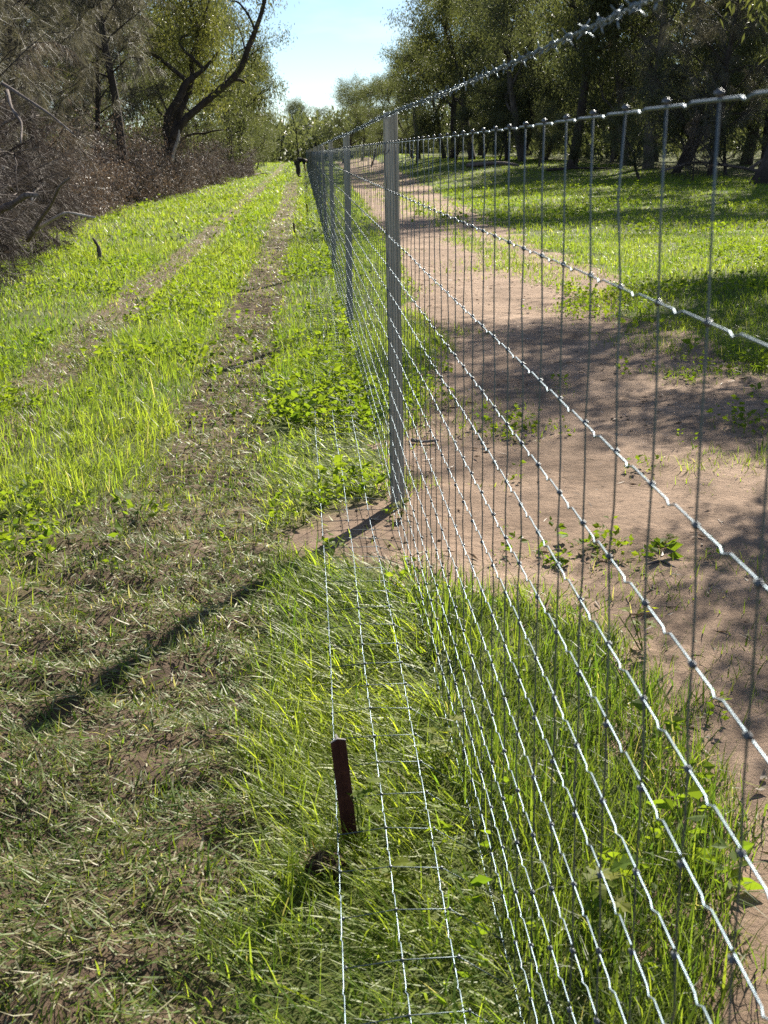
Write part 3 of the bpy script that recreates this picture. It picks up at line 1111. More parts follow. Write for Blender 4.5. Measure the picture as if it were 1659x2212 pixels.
for name, args in (('oak_a', dict(seed=21, H=10, tones=SHEOAK)), ('oak_b', dict(seed=22, H=10, tones=SHEOAK, branches=52, spread=1.15, low=0.04)),
                   ('oak_s', dict(seed=24, H=10, tones=SHEOAK, low=0.30, spread=0.5, branches=34)), ('oak_c', dict(seed=23, H=10, tones=BROWNOAK, low=0.06, spread=1.1))):
    w_, l_ = sheoak_tree(**args)
    KINDS[name] = (w_.mesh('trunk', M['dark_bark'], True), l_.mesh('crown', M['needle']))


def plant_tree(kind, x, y, h, rz, label, cat='tree', group=None, name=None, lean=(0, 0)):
    name = name or ('gum_tree' if kind.startswith('gum') else 'sheoak_tree')
    e = empty(name, (x, y, float(land(x, y)) - 0.03), rz)
    e.rotation_euler = (lean[0], lean[1], rz)
    e.scale = (h / (8.3 if kind.startswith('gum') else 10),) * 3
    tm, cm = KINDS[kind]
    link('trunk', tm, e)
    link('crown', cm, e)
    return tag(e, label, cat, group)


def px_x(px, Y):
    return float(at(px, 300, Y)[0])


# --- the twisted gum on the left, limb by limb
HY = 50.0
hx, hz = px_x(372, HY), float(land(px_x(372, HY), HY))
hero = empty('twisted_gum_tree', (hx, HY, hz))
tag(hero, 'old gum with twisted dark forks and one long bare limb slanting up to the right', 'tree')
H0 = np.array([hx, HY, hz])


def limb_px(mb, pts, radii, sides=8, dy=0.0, dy1=None):
    P = []
    n = len(pts)
    for i, (px, py) in enumerate(pts):
        yy = HY + (dy if dy1 is None else dy + (dy1 - dy) * i / (n - 1))
        P.append(at(px, py, yy) - H0)
    P = np.array(P)
    # smooth the polyline
    t = np.linspace(0, n - 1, (n - 1) * 4 + 1)
    Q = np.stack([np.interp(t, np.arange(n), P[:, k]) for k in range(3)], -1)
    for _ in range(2):
        Q[1:-1] = (Q[:-2] + 2 * Q[1:-1] + Q[2:]) / 4
    px_m = HY / FPX
    R = np.interp(t, np.arange(n), np.asarray(radii, float)) * px_m * 0.62
    mb.tube(Q, R, sides)
    return Q


hw = MB()
tips = []
limb_px(hw, [(372, 352), (372, 320), (374, 290), (382, 262)], [15, 13, 12, 10], 10)
Q = limb_px(hw, [(374, 300), (395, 262), (430, 232), (470, 198), (503, 170), (525, 140), (535, 105), (551, 68), (566, 25), (576, -20), (590, -80)],
            [13, 12.5, 12, 11.5, 11, 10.5, 9.5, 8, 7, 6, 4], 9, 0, -1.5)
tips += list(Q[-8:])
limb_px(hw, [(500, 173), (518, 172), (532, 179)], [7, 5, 3.5], 7, -0.6)
for seg, rad in (([(551, 66), (543, 44), (530, 22), (514, 3), (497, 2)], [5, 4.5, 4, 3.5, 2]),
                 ([(533, 128), (527, 96), (518, 62), (502, 36)], [3, 2.6, 2, 1]),
                 ([(487, 186), (486, 166), (496, 152), (512, 142)], [2.6, 2.2, 1.8, 1.0]),
                 ([(470, 205), (480, 212), (488, 206)], [3, 2.4, 1.4])):
    q = limb_px(hw, seg, rad, 6, -1.0)
    tips += [q[-1]]
limb_px(hw, [(368, 330), (357, 290), (364, 245), (388, 212), (400, 180), (420, 165)], [10, 11, 13, 13, 12, 10], 9, 0.2)
limb_px(hw, [(376, 290), (392, 235), (410, 195), (416, 160), (412, 130), (424, 90), (428, 60), (414, 20), (405, -40)], [10, 10, 9.5, 9, 8, 7, 6, 5, 4], 8, 0.9, 1.6)
for seg, rad, d0 in (([(398, 170), (374, 150), (348, 128), (330, 118), (312, 108)], [9, 8, 7, 6.5, 3.5], 0.2),
                     ([(334, 120), (324, 96), (312, 66)], [4, 3, 1.5], 0.1),
                     ([(420, 165), (440, 150), (450, 138), (465, 124), (470, 112)], [9, 8, 6, 5, 2.5], 0.2),
                     ([(442, 152), (420, 128), (398, 110), (386, 92), (392, 80), (412, 74)], [7, 6, 5, 4, 3, 1.5], 0.3),
                     ([(390, 212), (405, 240), (430, 235), (455, 226), (470, 228)], [3, 3, 2.5, 2, 1.2], -0.2),
                     ([(424, 90), (440, 40), (455, -10)], [4, 3, 2], 1.2),
                     ([(428, 66), (395, 20), (380, -20)], [4, 3, 2], 1.2),
                     ([(366, 250), (345, 205), (336, 180)], [4, 3, 1.5], 0.6)):
    q = limb_px(hw, seg, rad, 6, d0)
    tips += [q[-1], q[len(q) * 2 // 3]]
hw.build('trunk', M['dark_bark'], hero, smooth_shade=True)
limb_px_mb = MB()
limb_px(limb_px_mb, [(372, 350), (376, 325), (386, 300), (387, 280)], [6, 5.5, 6, 2], 7, -0.35)
limb_px_mb.build('dead_stem', M['pale_wood'], hero, smooth_shade=True)
r = np.random.default_rng(77)
hl = MB()
crown_px = [(x, y) for x, y in zip(r.uniform(325, 465, 90), r.uniform(-70, 215, 90)) if (y < 130 + 0.5 * (x - 325)) and r.random() < (1.0 if y < 120 else 0.6)]
ct = [at(x, y, HY + r.uniform(0.6, 3.0)) - H0 for x, y in crown_px]
ct += [t + r.normal(0, 0.15, 3) for t in tips[8:] if r.random() < 0.8]
ct += [at(x, y, HY + r.uniform(-1.6, -0.4)) - H0 for x, y in zip(r.uniform(520, 585, 8), r.uniform(-60, 55, 8))]
hang_leaves(hl, r, ct, 130, 0.36, 0.15, 0.042, ((0.066, 0.074, 0.030), (0.145, 0.140, 0.050)))
tw = MB()
for c in ct:
    q, _ = wander(r, c + r.normal(0, .1, 3) + np.array([0, 0, .35]), (r.normal(), r.normal(), -.5), 0.6, 4, 0.3)
    tw.tube(q, np.linspace(.018, .006, 5), 3, cap=False)
hl.build('crown', M['gum_leaf'], hero)
tw.build('twigs', M['dark_bark'], hero)['kind'] = 'stuff'

# --- left side, front row
LEFT = [
    ('oak_c', -5.9, 20.0, 8.2, 0.3, 'grey brown sheoak overhanging the brush pile at the left edge'),
    ('oak_b', -6.9, 26.0, 9.0, 1.9, 'ash grey sheoak with drooping needles behind the nearest brush pile'),
    ('oak_s', px_x(266, 43.0), 43.0, 13.0, 2.7, 'tall sheoak with a straight dark bare trunk above the brush'),
    ('oak_b', -8.2, 37.5, 9.5, 4.0, 'soft grey sheoak between the straight trunk and the twisted gum'),
    ('oak_a', -7.6, 48.5, 10.0, 5.2, 'grey sheoak filling the gap behind the twisted gum'),
    ('gum_d', -6.2, 56.0, 7.6, 0.8, 'olive bushy gum just right of the twisted gum, leaves down to the brush'),
    ('gum_b', -5.3, 66.0, 9.6, 2.2, 'tall olive gum right of the slanting bare limb'),
    ('gum_d', -5.1, 76.0, 8.6, 3.9, 'rounded olive gum over the far brush heap'),
    ('gum_a', -4.6, 86.0, 10.8, 1.0, 'highest gum of the left tree line, leaning out against the sky'),
    ('gum_c', -4.3, 98.0, 8.2, 5.0, 'slim gum with a dark forked trunk above the bending person'),
    ('gum_d', -4.6, 112.0, 7.5, 2.8, 'low leafy gum beside the far end of the grass clearing'),
    ('gum_b', -5.2, 128.0, 8.0, 0.2, 'hazy gum at the far end of the left tree line'),
    ('gum_a', -6.0, 150.0, 8.5, 4.4, 'farthest gum of the left tree line before the gap'),
]
for kind, x, y, h, rz, lab in LEFT:
    plant_tree(kind, x, y, h, rz, lab, group='left tree line')
r = np.random.default_rng(5)
BACK_L = [('oak_b', -9.5, 21.5, 9.5), ('oak_c', -10.8, 27.5, 10.5), ('oak_a', -10.4, 33.5, 11), ('oak_b', -12.0, 41.0, 11), ('oak_c', -11.2, 47.0, 10.5),
          ('gum_a', -11.5, 54.0, 11), ('oak_a', -10.5, 62.0, 11), ('gum_b', -11.5, 71.0, 11), ('gum_c', -10.5, 81.0, 11), ('gum_a', -9.8, 93.0, 11),
          ('oak_b', -15.5, 50.0, 12), ('oak_a', -15.0, 38.0, 12), ('oak_c', -14.0, 64.0, 12), ('gum_b', -16.0, 80.0, 12)]
NTH = ['first', 'second', 'third', 'fourth', 'fifth', 'sixth', 'seventh', 'eighth', 'ninth', 'tenth', 'eleventh', 'twelfth', 'thirteenth', 'fourteenth', 'fifteenth', 'sixteenth']


def species(kind):
    return 'gum' if kind.startswith('gum') else 'sheoak'


for i, (kind, x, y, h) in enumerate(sorted(BACK_L, key=lambda t: t[2])):
    plant_tree(kind, x, y, h, r.uniform(0, 6.28), '%s half hidden behind the left tree line, %s from the camera' % (species(kind), NTH[i]), group='hidden trees of the left wood')

# --- right side
RIGHT_T = [
    ('gum_c', px_x(1632, 43), 43.0, 17.0, 0.9, 'large dark gum with a thick leaning trunk at the right edge'),
    ('oak_b', px_x(1535, 50), 50.0, 11.0, 2.1, 'dark drooping tree left of the thick trunk at the right edge'),
    ('gum_e', px_x(1400, 57), 57.0, 11.5, 3.3, 'tall gum with a pale leaning trunk among yellow green leaves'),
    ('gum_d', px_x(1455, 52), 52.0, 7.5, 1.3, 'yellow green bushy gum in front of the pale leaning trunk'),
    ('gum_a', px_x(1232, 60), 60.0, 11.0, 5.6, 'tall gum with straight trunk and spreading dark limbs mid right'),
    ('gum_b', px_x(1130, 70), 70.0, 10.0, 0.9, 'many-stemmed gum left of the straight tall trunk'),
    ('gum_c', px_x(1020, 76), 76.0, 9.8, 2.4, 'gum with a dark curving fork standing clear at the woods edge'),
    ('gum_a', px_x(975, 84), 84.0, 10.5, 4.1, 'gum just right of the nearest post with a domed crown'),
    ('gum_e', px_x(905, 96), 96.0, 8.8, 0.2, 'tall ragged gum rising behind the nearest post'),
    ('gum_d', px_x(840, 112), 112.0, 6.6, 3.0, 'dense dark gum left of the nearest post top'),
    ('gum_d', px_x(738, 140), 140.0, 8.2, 1.1, 'dark rounded gum standing alone against the sky beyond the fence'),
    ('gum_a', px_x(780, 135), 135.0, 6.0, 5.0, 'small airy gum between the lone dark gum and the woods'),
]
for kind, x, y, h, rz, lab in RIGHT_T:
    plant_tree(kind, x, y, h, rz, lab, group='trees along the right wood')
BACK_R = [('gum_b', 23.5, 52, 13), ('gum_a', 20.5, 60, 13), ('oak_a', 18.0, 66, 13), ('gum_d', 17.5, 72, 11), ('gum_c', 14.5, 80, 13), ('gum_b', 15.5, 92, 12),
          ('gum_a', 14.0, 104, 10), ('oak_b', 24.0, 70, 14), ('gum_d', 21.5, 82, 13), ('gum_a', 14.0, 120, 9), ('gum_d', 17.5, 100, 13), ('gum_b', 15.5, 62, 9.0),
          ('gum_d', 19.5, 55, 8.0), ('gum_d', 12.5, 76, 7.5), ('gum_d', 23.0, 60, 9)]
for i, (kind, x, y, h) in enumerate(sorted(BACK_R, key=lambda t: -t[1] / t[2])):
    plant_tree(kind, x, y, h, r.uniform(0, 6.28), '%s half hidden in the second row of the right wood, %s from the right edge' % (species(kind), NTH[i]), group='hidden trees of the right wood')
FAR = [('gum_d', -2.0, 205, 9), ('gum_a', 3.5, 215, 8.5), ('gum_b', 8.5, 190, 10), ('gum_d', -6.5, 185, 9.5), ('gum_c', 14, 175, 11), ('gum_d', 1.0, 250, 9), ('gum_b', -10.5, 200, 11), ('gum_d', 20, 160, 11)]
for i, (kind, x, y, h) in enumerate(sorted(FAR, key=lambda t: t[1] / t[2])):
    plant_tree(kind, x, y, h, r.uniform(0, 6.28), 'small distant gum closing the end of the clearing, %s from the left' % NTH[i], group='distant trees at the end of the clearing')
# big trees standing just outside the picture on the right, whose shade crosses the sandy track
for kind, x, y, h, rz, which in (('gum_c', 7.3, 16.6, 7.5, 2.0, 'farthest'), ('gum_a', 5.9, 11.3, 5.3, 3.0, 'middle'), ('gum_e', 4.4, 7.4, 4.4, 4.0, 'nearest')):
    plant_tree(kind, x, y, h, rz, which + ' roadside gum just out of view that shades the sandy track', group='roadside gums beyond the frame')

# ------------------------------------------------------------------ dead brush pushed up along the left edge
DEAD = ((0.0528, 0.0432, 0.0384), (0.148, 0.1264, 0.1136))


def brush_pile(label, cx, cy, lx, ly, h, nb, needles, leaves, seed, pale=0.3, lean=(0.5, -0.2), dense=0.4):
    r = np.random.default_rng(seed)
    z0 = float(land(cx, cy))
    root = empty('brush_pile', (cx, cy, z0))
    tag(root, label, 'brush pile', 'dead brush heaped along the left edge')
    wood, P, A, LP = MB(), [], [], []
    branches = []
    for i in range(nb):
        bx, by = r.normal(0, lx * 0.30), r.uniform(-ly, ly) * 0.5
        hh = h * max(0.15, 1 - (bx / lx) ** 2 * 1.3) * r.uniform(0.05, 0.8)
        d = np.array([lean[0] + r.normal(0, 0.8), lean[1] + r.normal(0, 0.7), r.normal(0.25, 0.35)])
        L = r.uniform(0.9, 2.6) * (0.6 + 0.25 * h)
        l1, e = wander(r, (bx, by, hh), d, L, 7, 0.16, -0.05)
        l1[:, 2] = np.clip(l1[:, 2], 0.03, h * 1.25)
        l1[:, 0] = np.minimum(l1[:, 0], lx * 0.55 + r.random() * 0.2)
        rad = (0.006 + 0.034 * r.random() ** 3) * (0.7 + 0.25 * h)
        branches.append((l1, rad))
        for j in range(7):
            s = r.uniform(1, 6.9)
            k = int(s)
            b = l1[k] * (1 - s % 1) + l1[min(k + 1, 7)] * (s % 1)
            d2 = around(r, l1[min(k + 1, 7)] - l1[k] + 1e-3, 0.7)
            l2, e2 = wander(r, b, d2, r.uniform(0.35, 1.0), 4, 0.22, -0.06)
            l2[:, 2] = np.maximum(l2[:, 2], 0.02)
            wood.tube(l2, np.linspace(rad * 0.35, rad * 0.10, 5), 3, cap=False)
            n = needles
            kk = r.integers(1, 5, n)
            fr = r.random(n)[:, None]
            P.append(l2[kk - 1] * (1 - fr) + l2[kk] * fr)
            A.append(e2[None] * 0.8 + r.normal(0, 0.45, (n, 3)) + np.array([0.1, -0.1, -0.5]))
            LP.append(l2[-1])
            LP.append(l2[2])
    for i, (l1, rad) in enumerate(branches):
        if rad > np.percentile([b[1] for b in branches], 70) or i < 12:
            m = MB()
            m.tube(l1, np.linspace(rad, rad * 0.35, 8), 6)
            m.build('branch', M['pale_wood'] if r.random() < pale else M['dead_wood'], root, smooth_shade=True)
        else:
            wood.tube(l1, np.linspace(rad, rad * 0.35, 8), 5)
    for i in range(14 if h > 1.5 and cy < 60 else 0):
        m = MB()
        p0 = (r.normal(0.1, lx * 0.22), r.uniform(-ly, ly * 0.6) * 0.5, h * r.uniform(0.35, 0.85))
        d0 = (r.normal(0.7, 0.5), r.normal(-0.5, 0.5), r.normal(0.35, 0.35))
        ra = r.uniform(0.010, 0.024)
        q1, e1 = wander(r, p0, d0, r.uniform(1.0, 2.0), 8, 0.16, -0.06)
        q1[:, 2] = np.maximum(q1[:, 2], 0.05)
        m.tube(q1, np.linspace(ra, ra * 0.3, 9), 6)
        for j in range(4):
            k = r.integers(2, 8)
            q2, e2 = wander(r, q1[k], around(r, q1[k] - q1[k - 1] + 1e-4, 0.7), r.uniform(0.3, 0.8), 5, 0.2, -0.05)
            m.tube(q2, np.linspace(ra * 0.5, ra * 0.15, 6), 5)
            for jj in range(2):
                k2 = r.integers(1, 5)
                q3, _ = wander(r, q2[k2], around(r, q2[k2] - q2[k2 - 1] + 1e-4, 0.7), r.uniform(0.15, 0.4), 3, 0.2, -0.1)
                m.tube(q3, np.linspace(ra * 0.22, ra * 0.08, 4), 3)
        m.build('branch', M['pale_wood'] if r.random() < 0.25 else M['dead_wood'], root, smooth_shade=True)
    tw = wood.build('twigs', M['dead_wood'], root)
    tw['kind'] = 'stuff'
    if needles:
        P, A = np.concatenate(P), np.concatenate(A)
        n = len(P)
        P[:, 2] = np.maximum(P[:, 2], 0.05)
        t = r.random(n)
        patch = 0.5 + 0.5 * vnoise(P[:, 0] + cx, P[:, 1] + P[:, 2] * 1.7, 0.6, seed)
        t = np.clip(0.5 * t + 0.5 * patch, 0, 1)
        col = np.asarray(DEAD[0])[None] * (1 - t[:, None]) + np.asarray(DEAD[1])[None] * t[:, None]
        m = MB()
        m.add(*needle_cards(P, A, 0.16 + 0.24 * r.random(n), np.full(n, 0.0046 + 0.00014 * cy), col))
        o = m.build('dead_needles', M['dead_needle'], root)
        o['kind'] = 'stuff'
    if leaves:
        LP = np.array(LP)
        m = MB()
        n = len(LP) * leaves
        c = np.repeat(LP, leaves, axis=0) + r.normal(0, 0.16, (n, 3))
        c[:, 2] = np.maximum(c[:, 2], 0.05)
        t = r.random(n)
        col = np.array((0.075, 0.058, 0.050))[None] * (1 - t[:, None]) + np.array((0.25, 0.205, 0.185))[None] * t[:, None]
        m.add(*leaf_cards(c, r.normal(0, 0.6, (n, 3)) + np.array([0, 0, -0.5]), 0.07 + 0.06 * r.random(n), 0.020 + 0.014 * r.random(n), col))
        o = m.build('dry_leaves', M['dead_leaf'], root)
        o['kind'] = 'stuff'
    return root


brush_pile('nearest heap of purple brown dead sheoak branches at the left edge', -5.7, 18.6, 2.8, 7.0, 1.9, 120, 95, 0, 601, 0.14, (0.6, -0.5))
brush_pile('low tangle of dark roots and sticks at the foot of the nearest heap', -4.75, 15.8, 1.5, 3.4, 0.8, 46, 26, 0, 602, 0.25, (0.5, -0.3))
brush_pile('dead twig heap between the nearest heap and the glinting leafy one', -7.1, 27.0, 2.4, 9.0, 1.6, 80, 60, 0, 603, 0.14, (0.5, -0.3))
brush_pile('dead heap covered in glinting dry leaves under the straight trunk', -6.9, 37.5, 2.6, 11.0, 1.75, 85, 16, 18, 604, 0.10, (0.5, -0.2))
brush_pile('dark heap with dry glossy leaves under the twisted gum', -6.3, 47.5, 2.4, 10.0, 1.7, 80, 14, 18, 605, 0.10, (0.5, -0.2))
brush_pile('grey brown heap right of the twisted gum foot', -6.2, 57.0, 2.4, 11.0, 1.8, 75, 24, 6, 606, 0.10, (0.5, -0.2))
brush_pile('long reddish heap with a pale log end beside the clearing', -5.7, 70.0, 2.4, 16.0, 1.7, 80, 24, 5, 607, 0.10, (0.4, -0.2))
brush_pile('farthest low brush heap by the bending person', -4.9, 88.0, 2.2, 20.0, 1.3, 60, 20, 4, 608, 0.10, (0.4, -0.2))

# ------------------------------------------------------------------ the wood beyond: one mass of leaves on each side and at the end


def wood_mass(name, label, xs, ys, h, n, seed, tones, big=1.0):
    r = np.random.default_rng(seed)
    m = MB()
    X, Y = r.uniform(*xs, n), r.uniform(*ys, n)
    top = h * (0.65 + 0.45 * fbm(X, Y, 7.0, seed, 2))
    Z = land(X, Y) + top * r.random(n) ** 0.8
    t = np.clip(0.5 + 0.5 * fbm(X + Z, Y, 2.0, seed + 3, 2) + r.normal(0, .2, n), 0, 1)
    col = np.asarray(tones[0])[None] * (1 - t[:, None]) + np.asarray(tones[1])[None] * t[:, None]
    axis = r.normal(0, 0.6, (n, 3)) + np.array([0, 0, -0.7])
    m.add(*leaf_cards(np.stack([X, Y, Z], -1), axis, r.uniform(.3, .6, n) * big, r.uniform(.10, .2, n) * big, col))
    for i in range(60):
        x, y = r.uniform(*xs), r.uniform(*ys)
        q, _ = wander(r, (x, y, float(land(x, y)) - .2), (r.normal(0, .15), r.normal(0, .15), 1), h * r.uniform(.7, 1.1), 6, .12)
        m.tube(q, np.linspace(r.uniform(.08, .2), .03, 7), 5, (0.05, 0.042, 0.038))
    o = m.build(name, M['gum_leaf'])
    return tag(o, label, 'woodland', kind='stuff')


wood_mass('woodland', 'dense dim woodland far behind the right hand gums', (15, 64), (66, 150), 10.0, 60000, 701, GREYGREEN, 1.3)
wood_mass('woodland', 'dense grey woodland far behind the left tree line', (-48, -14), (18, 150), 11.0, 26000, 702, GREYGREEN)
wood_mass('woodland', 'distant woodland across the end of the clearing', (-34, 46), (172, 215), 8.0, 30000, 703, GREYGREEN, 2.0)

# shrubs at the edge of the right wood
for px, Y, h, kind, lab in ((1385, 47, 2.6, 'gum_d', 'low yellow green shrub under the pale leaning trunk'),
                            (1250, 57, 2.4, 'gum_d', 'dark shrub at the foot of the straight tall gum'),
                            (1165, 62, 2.8, 'gum_b', 'leafy sapling between two gums mid right'),
                            (1075, 68, 2.6, 'gum_d', 'round shrub left of the many-stemmed gum'),
                            (985, 74, 3.0, 'gum_d', 'shrub beneath the gum with the curving fork'),
                            (900, 86, 3.2, 'gum_d', 'shrub seen just right of the nearest post'),
                            (1500, 45, 2.2, 'oak_c', 'dry brown bush left of the thick trunk at the right edge'),
                            (1570, 50, 3.4, 'gum_d', 'shaded bush behind the dry brown one'),
                            (800, 105, 3.5, 'gum_d', 'far shrub left of the nearest post'),
                            (1320, 66, 4.5, 'gum_b', 'tall shrub in the gap between the straight gum and the pale trunk'),
                            (1095, 74, 7.0, 'gum_d', 'broad bushy gum filling the gap left of the many-stemmed gum'),
                            (960, 86, 7.5, 'gum_d', 'bushy gum with leaves to the ground right of the nearest post'),
                            (895, 102, 6.0, 'gum_d', 'bushy dark gum just behind the nearest post'),
                            (1185, 72, 6.5, 'gum_d', 'bushy gum in shade left of the straight tall trunk'),
                            (1480, 60, 7.0, 'gum_d', 'bushy gum in deep shade behind the yellow green one'),
                            (1040, 82, 4.5, 'gum_d', 'tall shrub behind the curving fork gum')):
    plant_tree(kind, px_x(px, Y), float(Y), h, px * 0.37, lab, 'shrub', 'shrubs along the right wood', 'shrub')
for x, y, h, lab in ((-3.9, 104, 3.0, 'low green bush by the bending person at the foot of the left trees'),
                     (-4.2, 120, 3.5, 'green bush near the far end of the left trees'),
                     (-4.0, 138, 3.5, 'farthest green bush on the left of the clearing')):
    plant_tree('gum_d', x, y, h, y, lab, 'shrub', 'bushes under the left trees', 'shrub')

# ------------------------------------------------------------------ broad-leaved weeds
wm = MB()
for (y0, y1, nplants, leaves, sc) in ((1.5, 4.5, 1500, 12, 0.62), (1.5, 4.5, 300, 12, 1.0), (4.5, 9, 5200, 10, 0.7), (4.5, 9, 900, 10, 1.1), (9, 20, 8000, 6, 0.95), (20, 45, 6000, 5, 1.6)):
    X = pick(-0.245 * y1 - 1.0, 0.375 * y1 + 1.0, nplants * 2)
    Y = pick(y0, y1, nplants * 2)
    ok = (X > -0.245 * Y - 1.1) & (X < 0.375 * Y + 1.1)
    X, Y = X[ok], Y[ok]
    prob = lushness(X, Y) * smooth(-0.15, 0.55, fbm(X, Y, 1.2, 111, 2) + 0.35 * smooth(-0.1, 0.3, X) * (X < 0.4) - 0.1)
    ok = rng.random(len(X)) < prob
    X, Y = X[ok], Y[ok]
    Z = ground_z(X, Y)
    size = pick(0.6, 1.3, len(X)) * sc
    hgt = pick(0.05, 0.17, len(X)) * np.sqrt(sc)
    n = len(X) * leaves
    tone = np.repeat(rng.random(len(X)), leaves) * 0.6 + rng.random(n) * 0.4
    col = lerp((0.065, 0.115, 0.020), (0.145, 0.195, 0.028), tone)
    ang = rng.random(n) * 2 * math.pi
    fr = rng.random(n)
    rad = 0.035 * np.repeat(size, leaves) * (1.2 - 0.6 * fr)
    P = np.stack([np.repeat(X, leaves) + np.cos(ang) * rad * 0.5, np.repeat(Y, leaves) + np.sin(ang) * rad * 0.5, np.repeat(Z, leaves) + np.repeat(hgt, leaves) * (0.25 + 0.85 * fr)], -1)
    A = np.stack([np.cos(ang), np.sin(ang), rng.normal(0.15, 0.4, n)], -1)
    L = np.repeat(size, leaves) * pick(0.025, 0.06, n)
    wm.add(*leaf_cards(P, A, L, L * pick(0.45, 0.75, n), col, 0.12))
weeds = wm.build('weeds', M['weed'])
tag(weeds, 'broad-leaved green weeds scattered through the grass', 'weeds', kind='stuff')


def lobed_leaf(L, W, droop=0.2):
    """outline of a lobed leaf along +X, as a fan"""
    out = [(0, 0)]
    prof = [(0.10, 0.06), (0.22, 0.42), (0.34, 0.14), (0.50, 0.58), (0.58, 0.18), (0.76, 0.42), (0.82, 0.14), (1.0, 0.0)]
    top = [(a, b) for a, b in prof]
    bot = [(a, -b) for a, b in prof[-2::-1]]
    pts = np.array(out + top + bot)
    v = np.column_stack([pts[:, 0] * L, pts[:, 1] * W, -droop * L * pts[:, 0] ** 2 + 0.15 * np.abs(pts[:, 1]) * W])
    c = np.array([[L * 0.45, 0, -droop * L * 0.2]])
    v = np.concatenate([v, c])
    k = len(v) - 1
    i = np.arange(k)
    return v, np.stack([np.full(k, k), i, (i + 1) % k], -1)


def rot(v, yaw, pitch):
    cp, sp, cy, sy = math.cos(pitch), math.sin(pitch), math.cos(yaw), math.sin(yaw)
    v = v @ np.array([[cp, 0, sp], [0, 1, 0], [-sp, 0, cp]])
    return v @ np.array([[cy, sy, 0], [-sy, cy, 0], [0, 0, 1]])


WEEDS = [((790, 1850), 0.16, 0.055, 0.4, 'lobed green weed growing against the foot of the leaning steel picket'),
         ((935, 1372), 0.17, 0.055, 0.9, 'yellowish weed under the netting just in front of the nearest post'),
         ((962, 1668), 0.13, 0.055, 1.0, 'weed with yellow leaves at the bottom corner of the netting'),
         ((1310, 2040), 0.15, 0.075, 0.5, 'broad-leaved weed low in the grass behind the netting, bottom right'),
         ((850, 1945), 0.07, 0.065, 0.6, 'big-leaved weed between apron wires below the steel picket'),
         ((1440, 1175), 0.05, 0.060, 0.7, 'small flat weed alone on the sandy track'),
         ((868, 1120), 0.07, 0.060, 0.6, 'weed sprouting at the base of the nearest post'),
         ((655, 1135), 0.15, 0.055, 0.6, 'leafy weed left of the bare soil by the nearest post'),
         ((125, 1045), 0.18, 0.055, 0.8, 'tall weed at the front edge of the long grass on the left'),
         ((445, 590), 0.28, 0.080, 0.6, 'bushy weed crowning the strip between the wheel ruts'),
         ((1390, 1405), 0.14, 0.065, 0.6, 'leafy weed at the road side edge of the tall grass'),
         ((690, 960), 0.20, 0.055, 0.9, 'weed with yellow flower heads beside the apron beyond the nearest post')]
for i, ((px, py), hgt, ll, yel, lab) in enumerate(WEEDS):
    r = np.random.default_rng(800 + i)
    p = spot(px, py)
    z = float(ground_z(p[0], p[1]))
    e = empty('leafy_weed', (p[0], p[1], z))
    tag(e, lab, 'weed', 'single weeds near the fence')
    stem = MB()
    for j in range(9):
        az = j * 2.4 + r.normal(0, .3)
        zz = hgt * (0.15 + 0.85 * j / 8)
        base = np.array([r.normal(0, .006), r.normal(0, .006), zz])
        if j % 3 == 0:
            q, _ = wander(r, (0, 0, -0.01), (r.normal(0, .25), r.normal(0, .25), 1), hgt * r.uniform(.7, 1.05) + .01, 5, .1)
            stem.tube(q, np.linspace(.0022, .0012, 6), 4, (0.09, 0.13, 0.03))
            base = q[-1]
        m = MB()
        v, f = lobed_leaf(ll * r.uniform(.5, 1.05), ll * r.uniform(.55, .8), r.uniform(.1, .5))
        v = rot(v, az, r.uniform(-0.1, 0.7)) + base
        t = np.clip(yel + r.normal(0, .2), 0, 1.2)
        c = np.array((0.085, 0.15, 0.02)) * (1 - t) + np.array((0.17, 0.18, 0.02)) * t
        m.add(v, f, c)
        m.build('leaf', M['weed'], e)
    stem.build('stem', M['weed'], e)

# ------------------------------------------------------------------ steel pickets along the apron
def picket(px, py, top_h, lean, rz, label):
    p = spot(px, py)
    z = float(ground_z(p[0], p[1]))
    e = empty('steel_picket', (p[0], p[1], z), 0)
    e.rotation_euler = (lean[0], lean[1], rz)
    tag(e, label, 'picket', 'steel pickets pinning the apron')
    # three-flanged star section
    prof = np.array([(-0.0165, -0.0105), (-0.0155, -0.0125), (0, -0.0035), (0.0155, -0.0125), (0.0165, -0.0105), (0.0028, -0.0005), (0.0018, 0.0165), (-0.0018, 0.0165), (-0.0028, -0.0005)])
    n = len(prof)
    zs = np.array([-0.25, 0.0, top_h * 0.5, top_h])
    r = np.random.default_rng(int(px))
    v = np.concatenate([np.column_stack([prof + r.normal(0, 0.0003, prof.shape), np.full(n, q)]) for q in zs])
    i0 = np.arange(len(zs) - 1)[:, None] * n + np.arange(n)[None, :]
    j0 = np.arange(len(zs) - 1)[:, None] * n + (np.arange(n)[None, :] + 1) % n
    m = MB()
    m.add(v, np.stack([i0, j0, j0 + n, i0 + n], -1).reshape(-1, 4))
    m.build('shaft', M['rust'], e)
    m = MB()
    tv = np.concatenate([np.column_stack([prof * 1.01, np.full(n, top_h + 0.0006)]), np.column_stack([prof * 0.97, np.full(n, top_h + 0.002)]), [[0, -0.003, top_h + 0.002]]])
    k = np.arange(n)
    m.add(tv, [np.stack([k, (k + 1) % n, n + (k + 1) % n, n + k], -1), np.stack([np.full(n, 2 * n), n + k, n + (k + 1) % n], -1)])
    m.build('cut_end', M['cut_steel'], e)
    return e


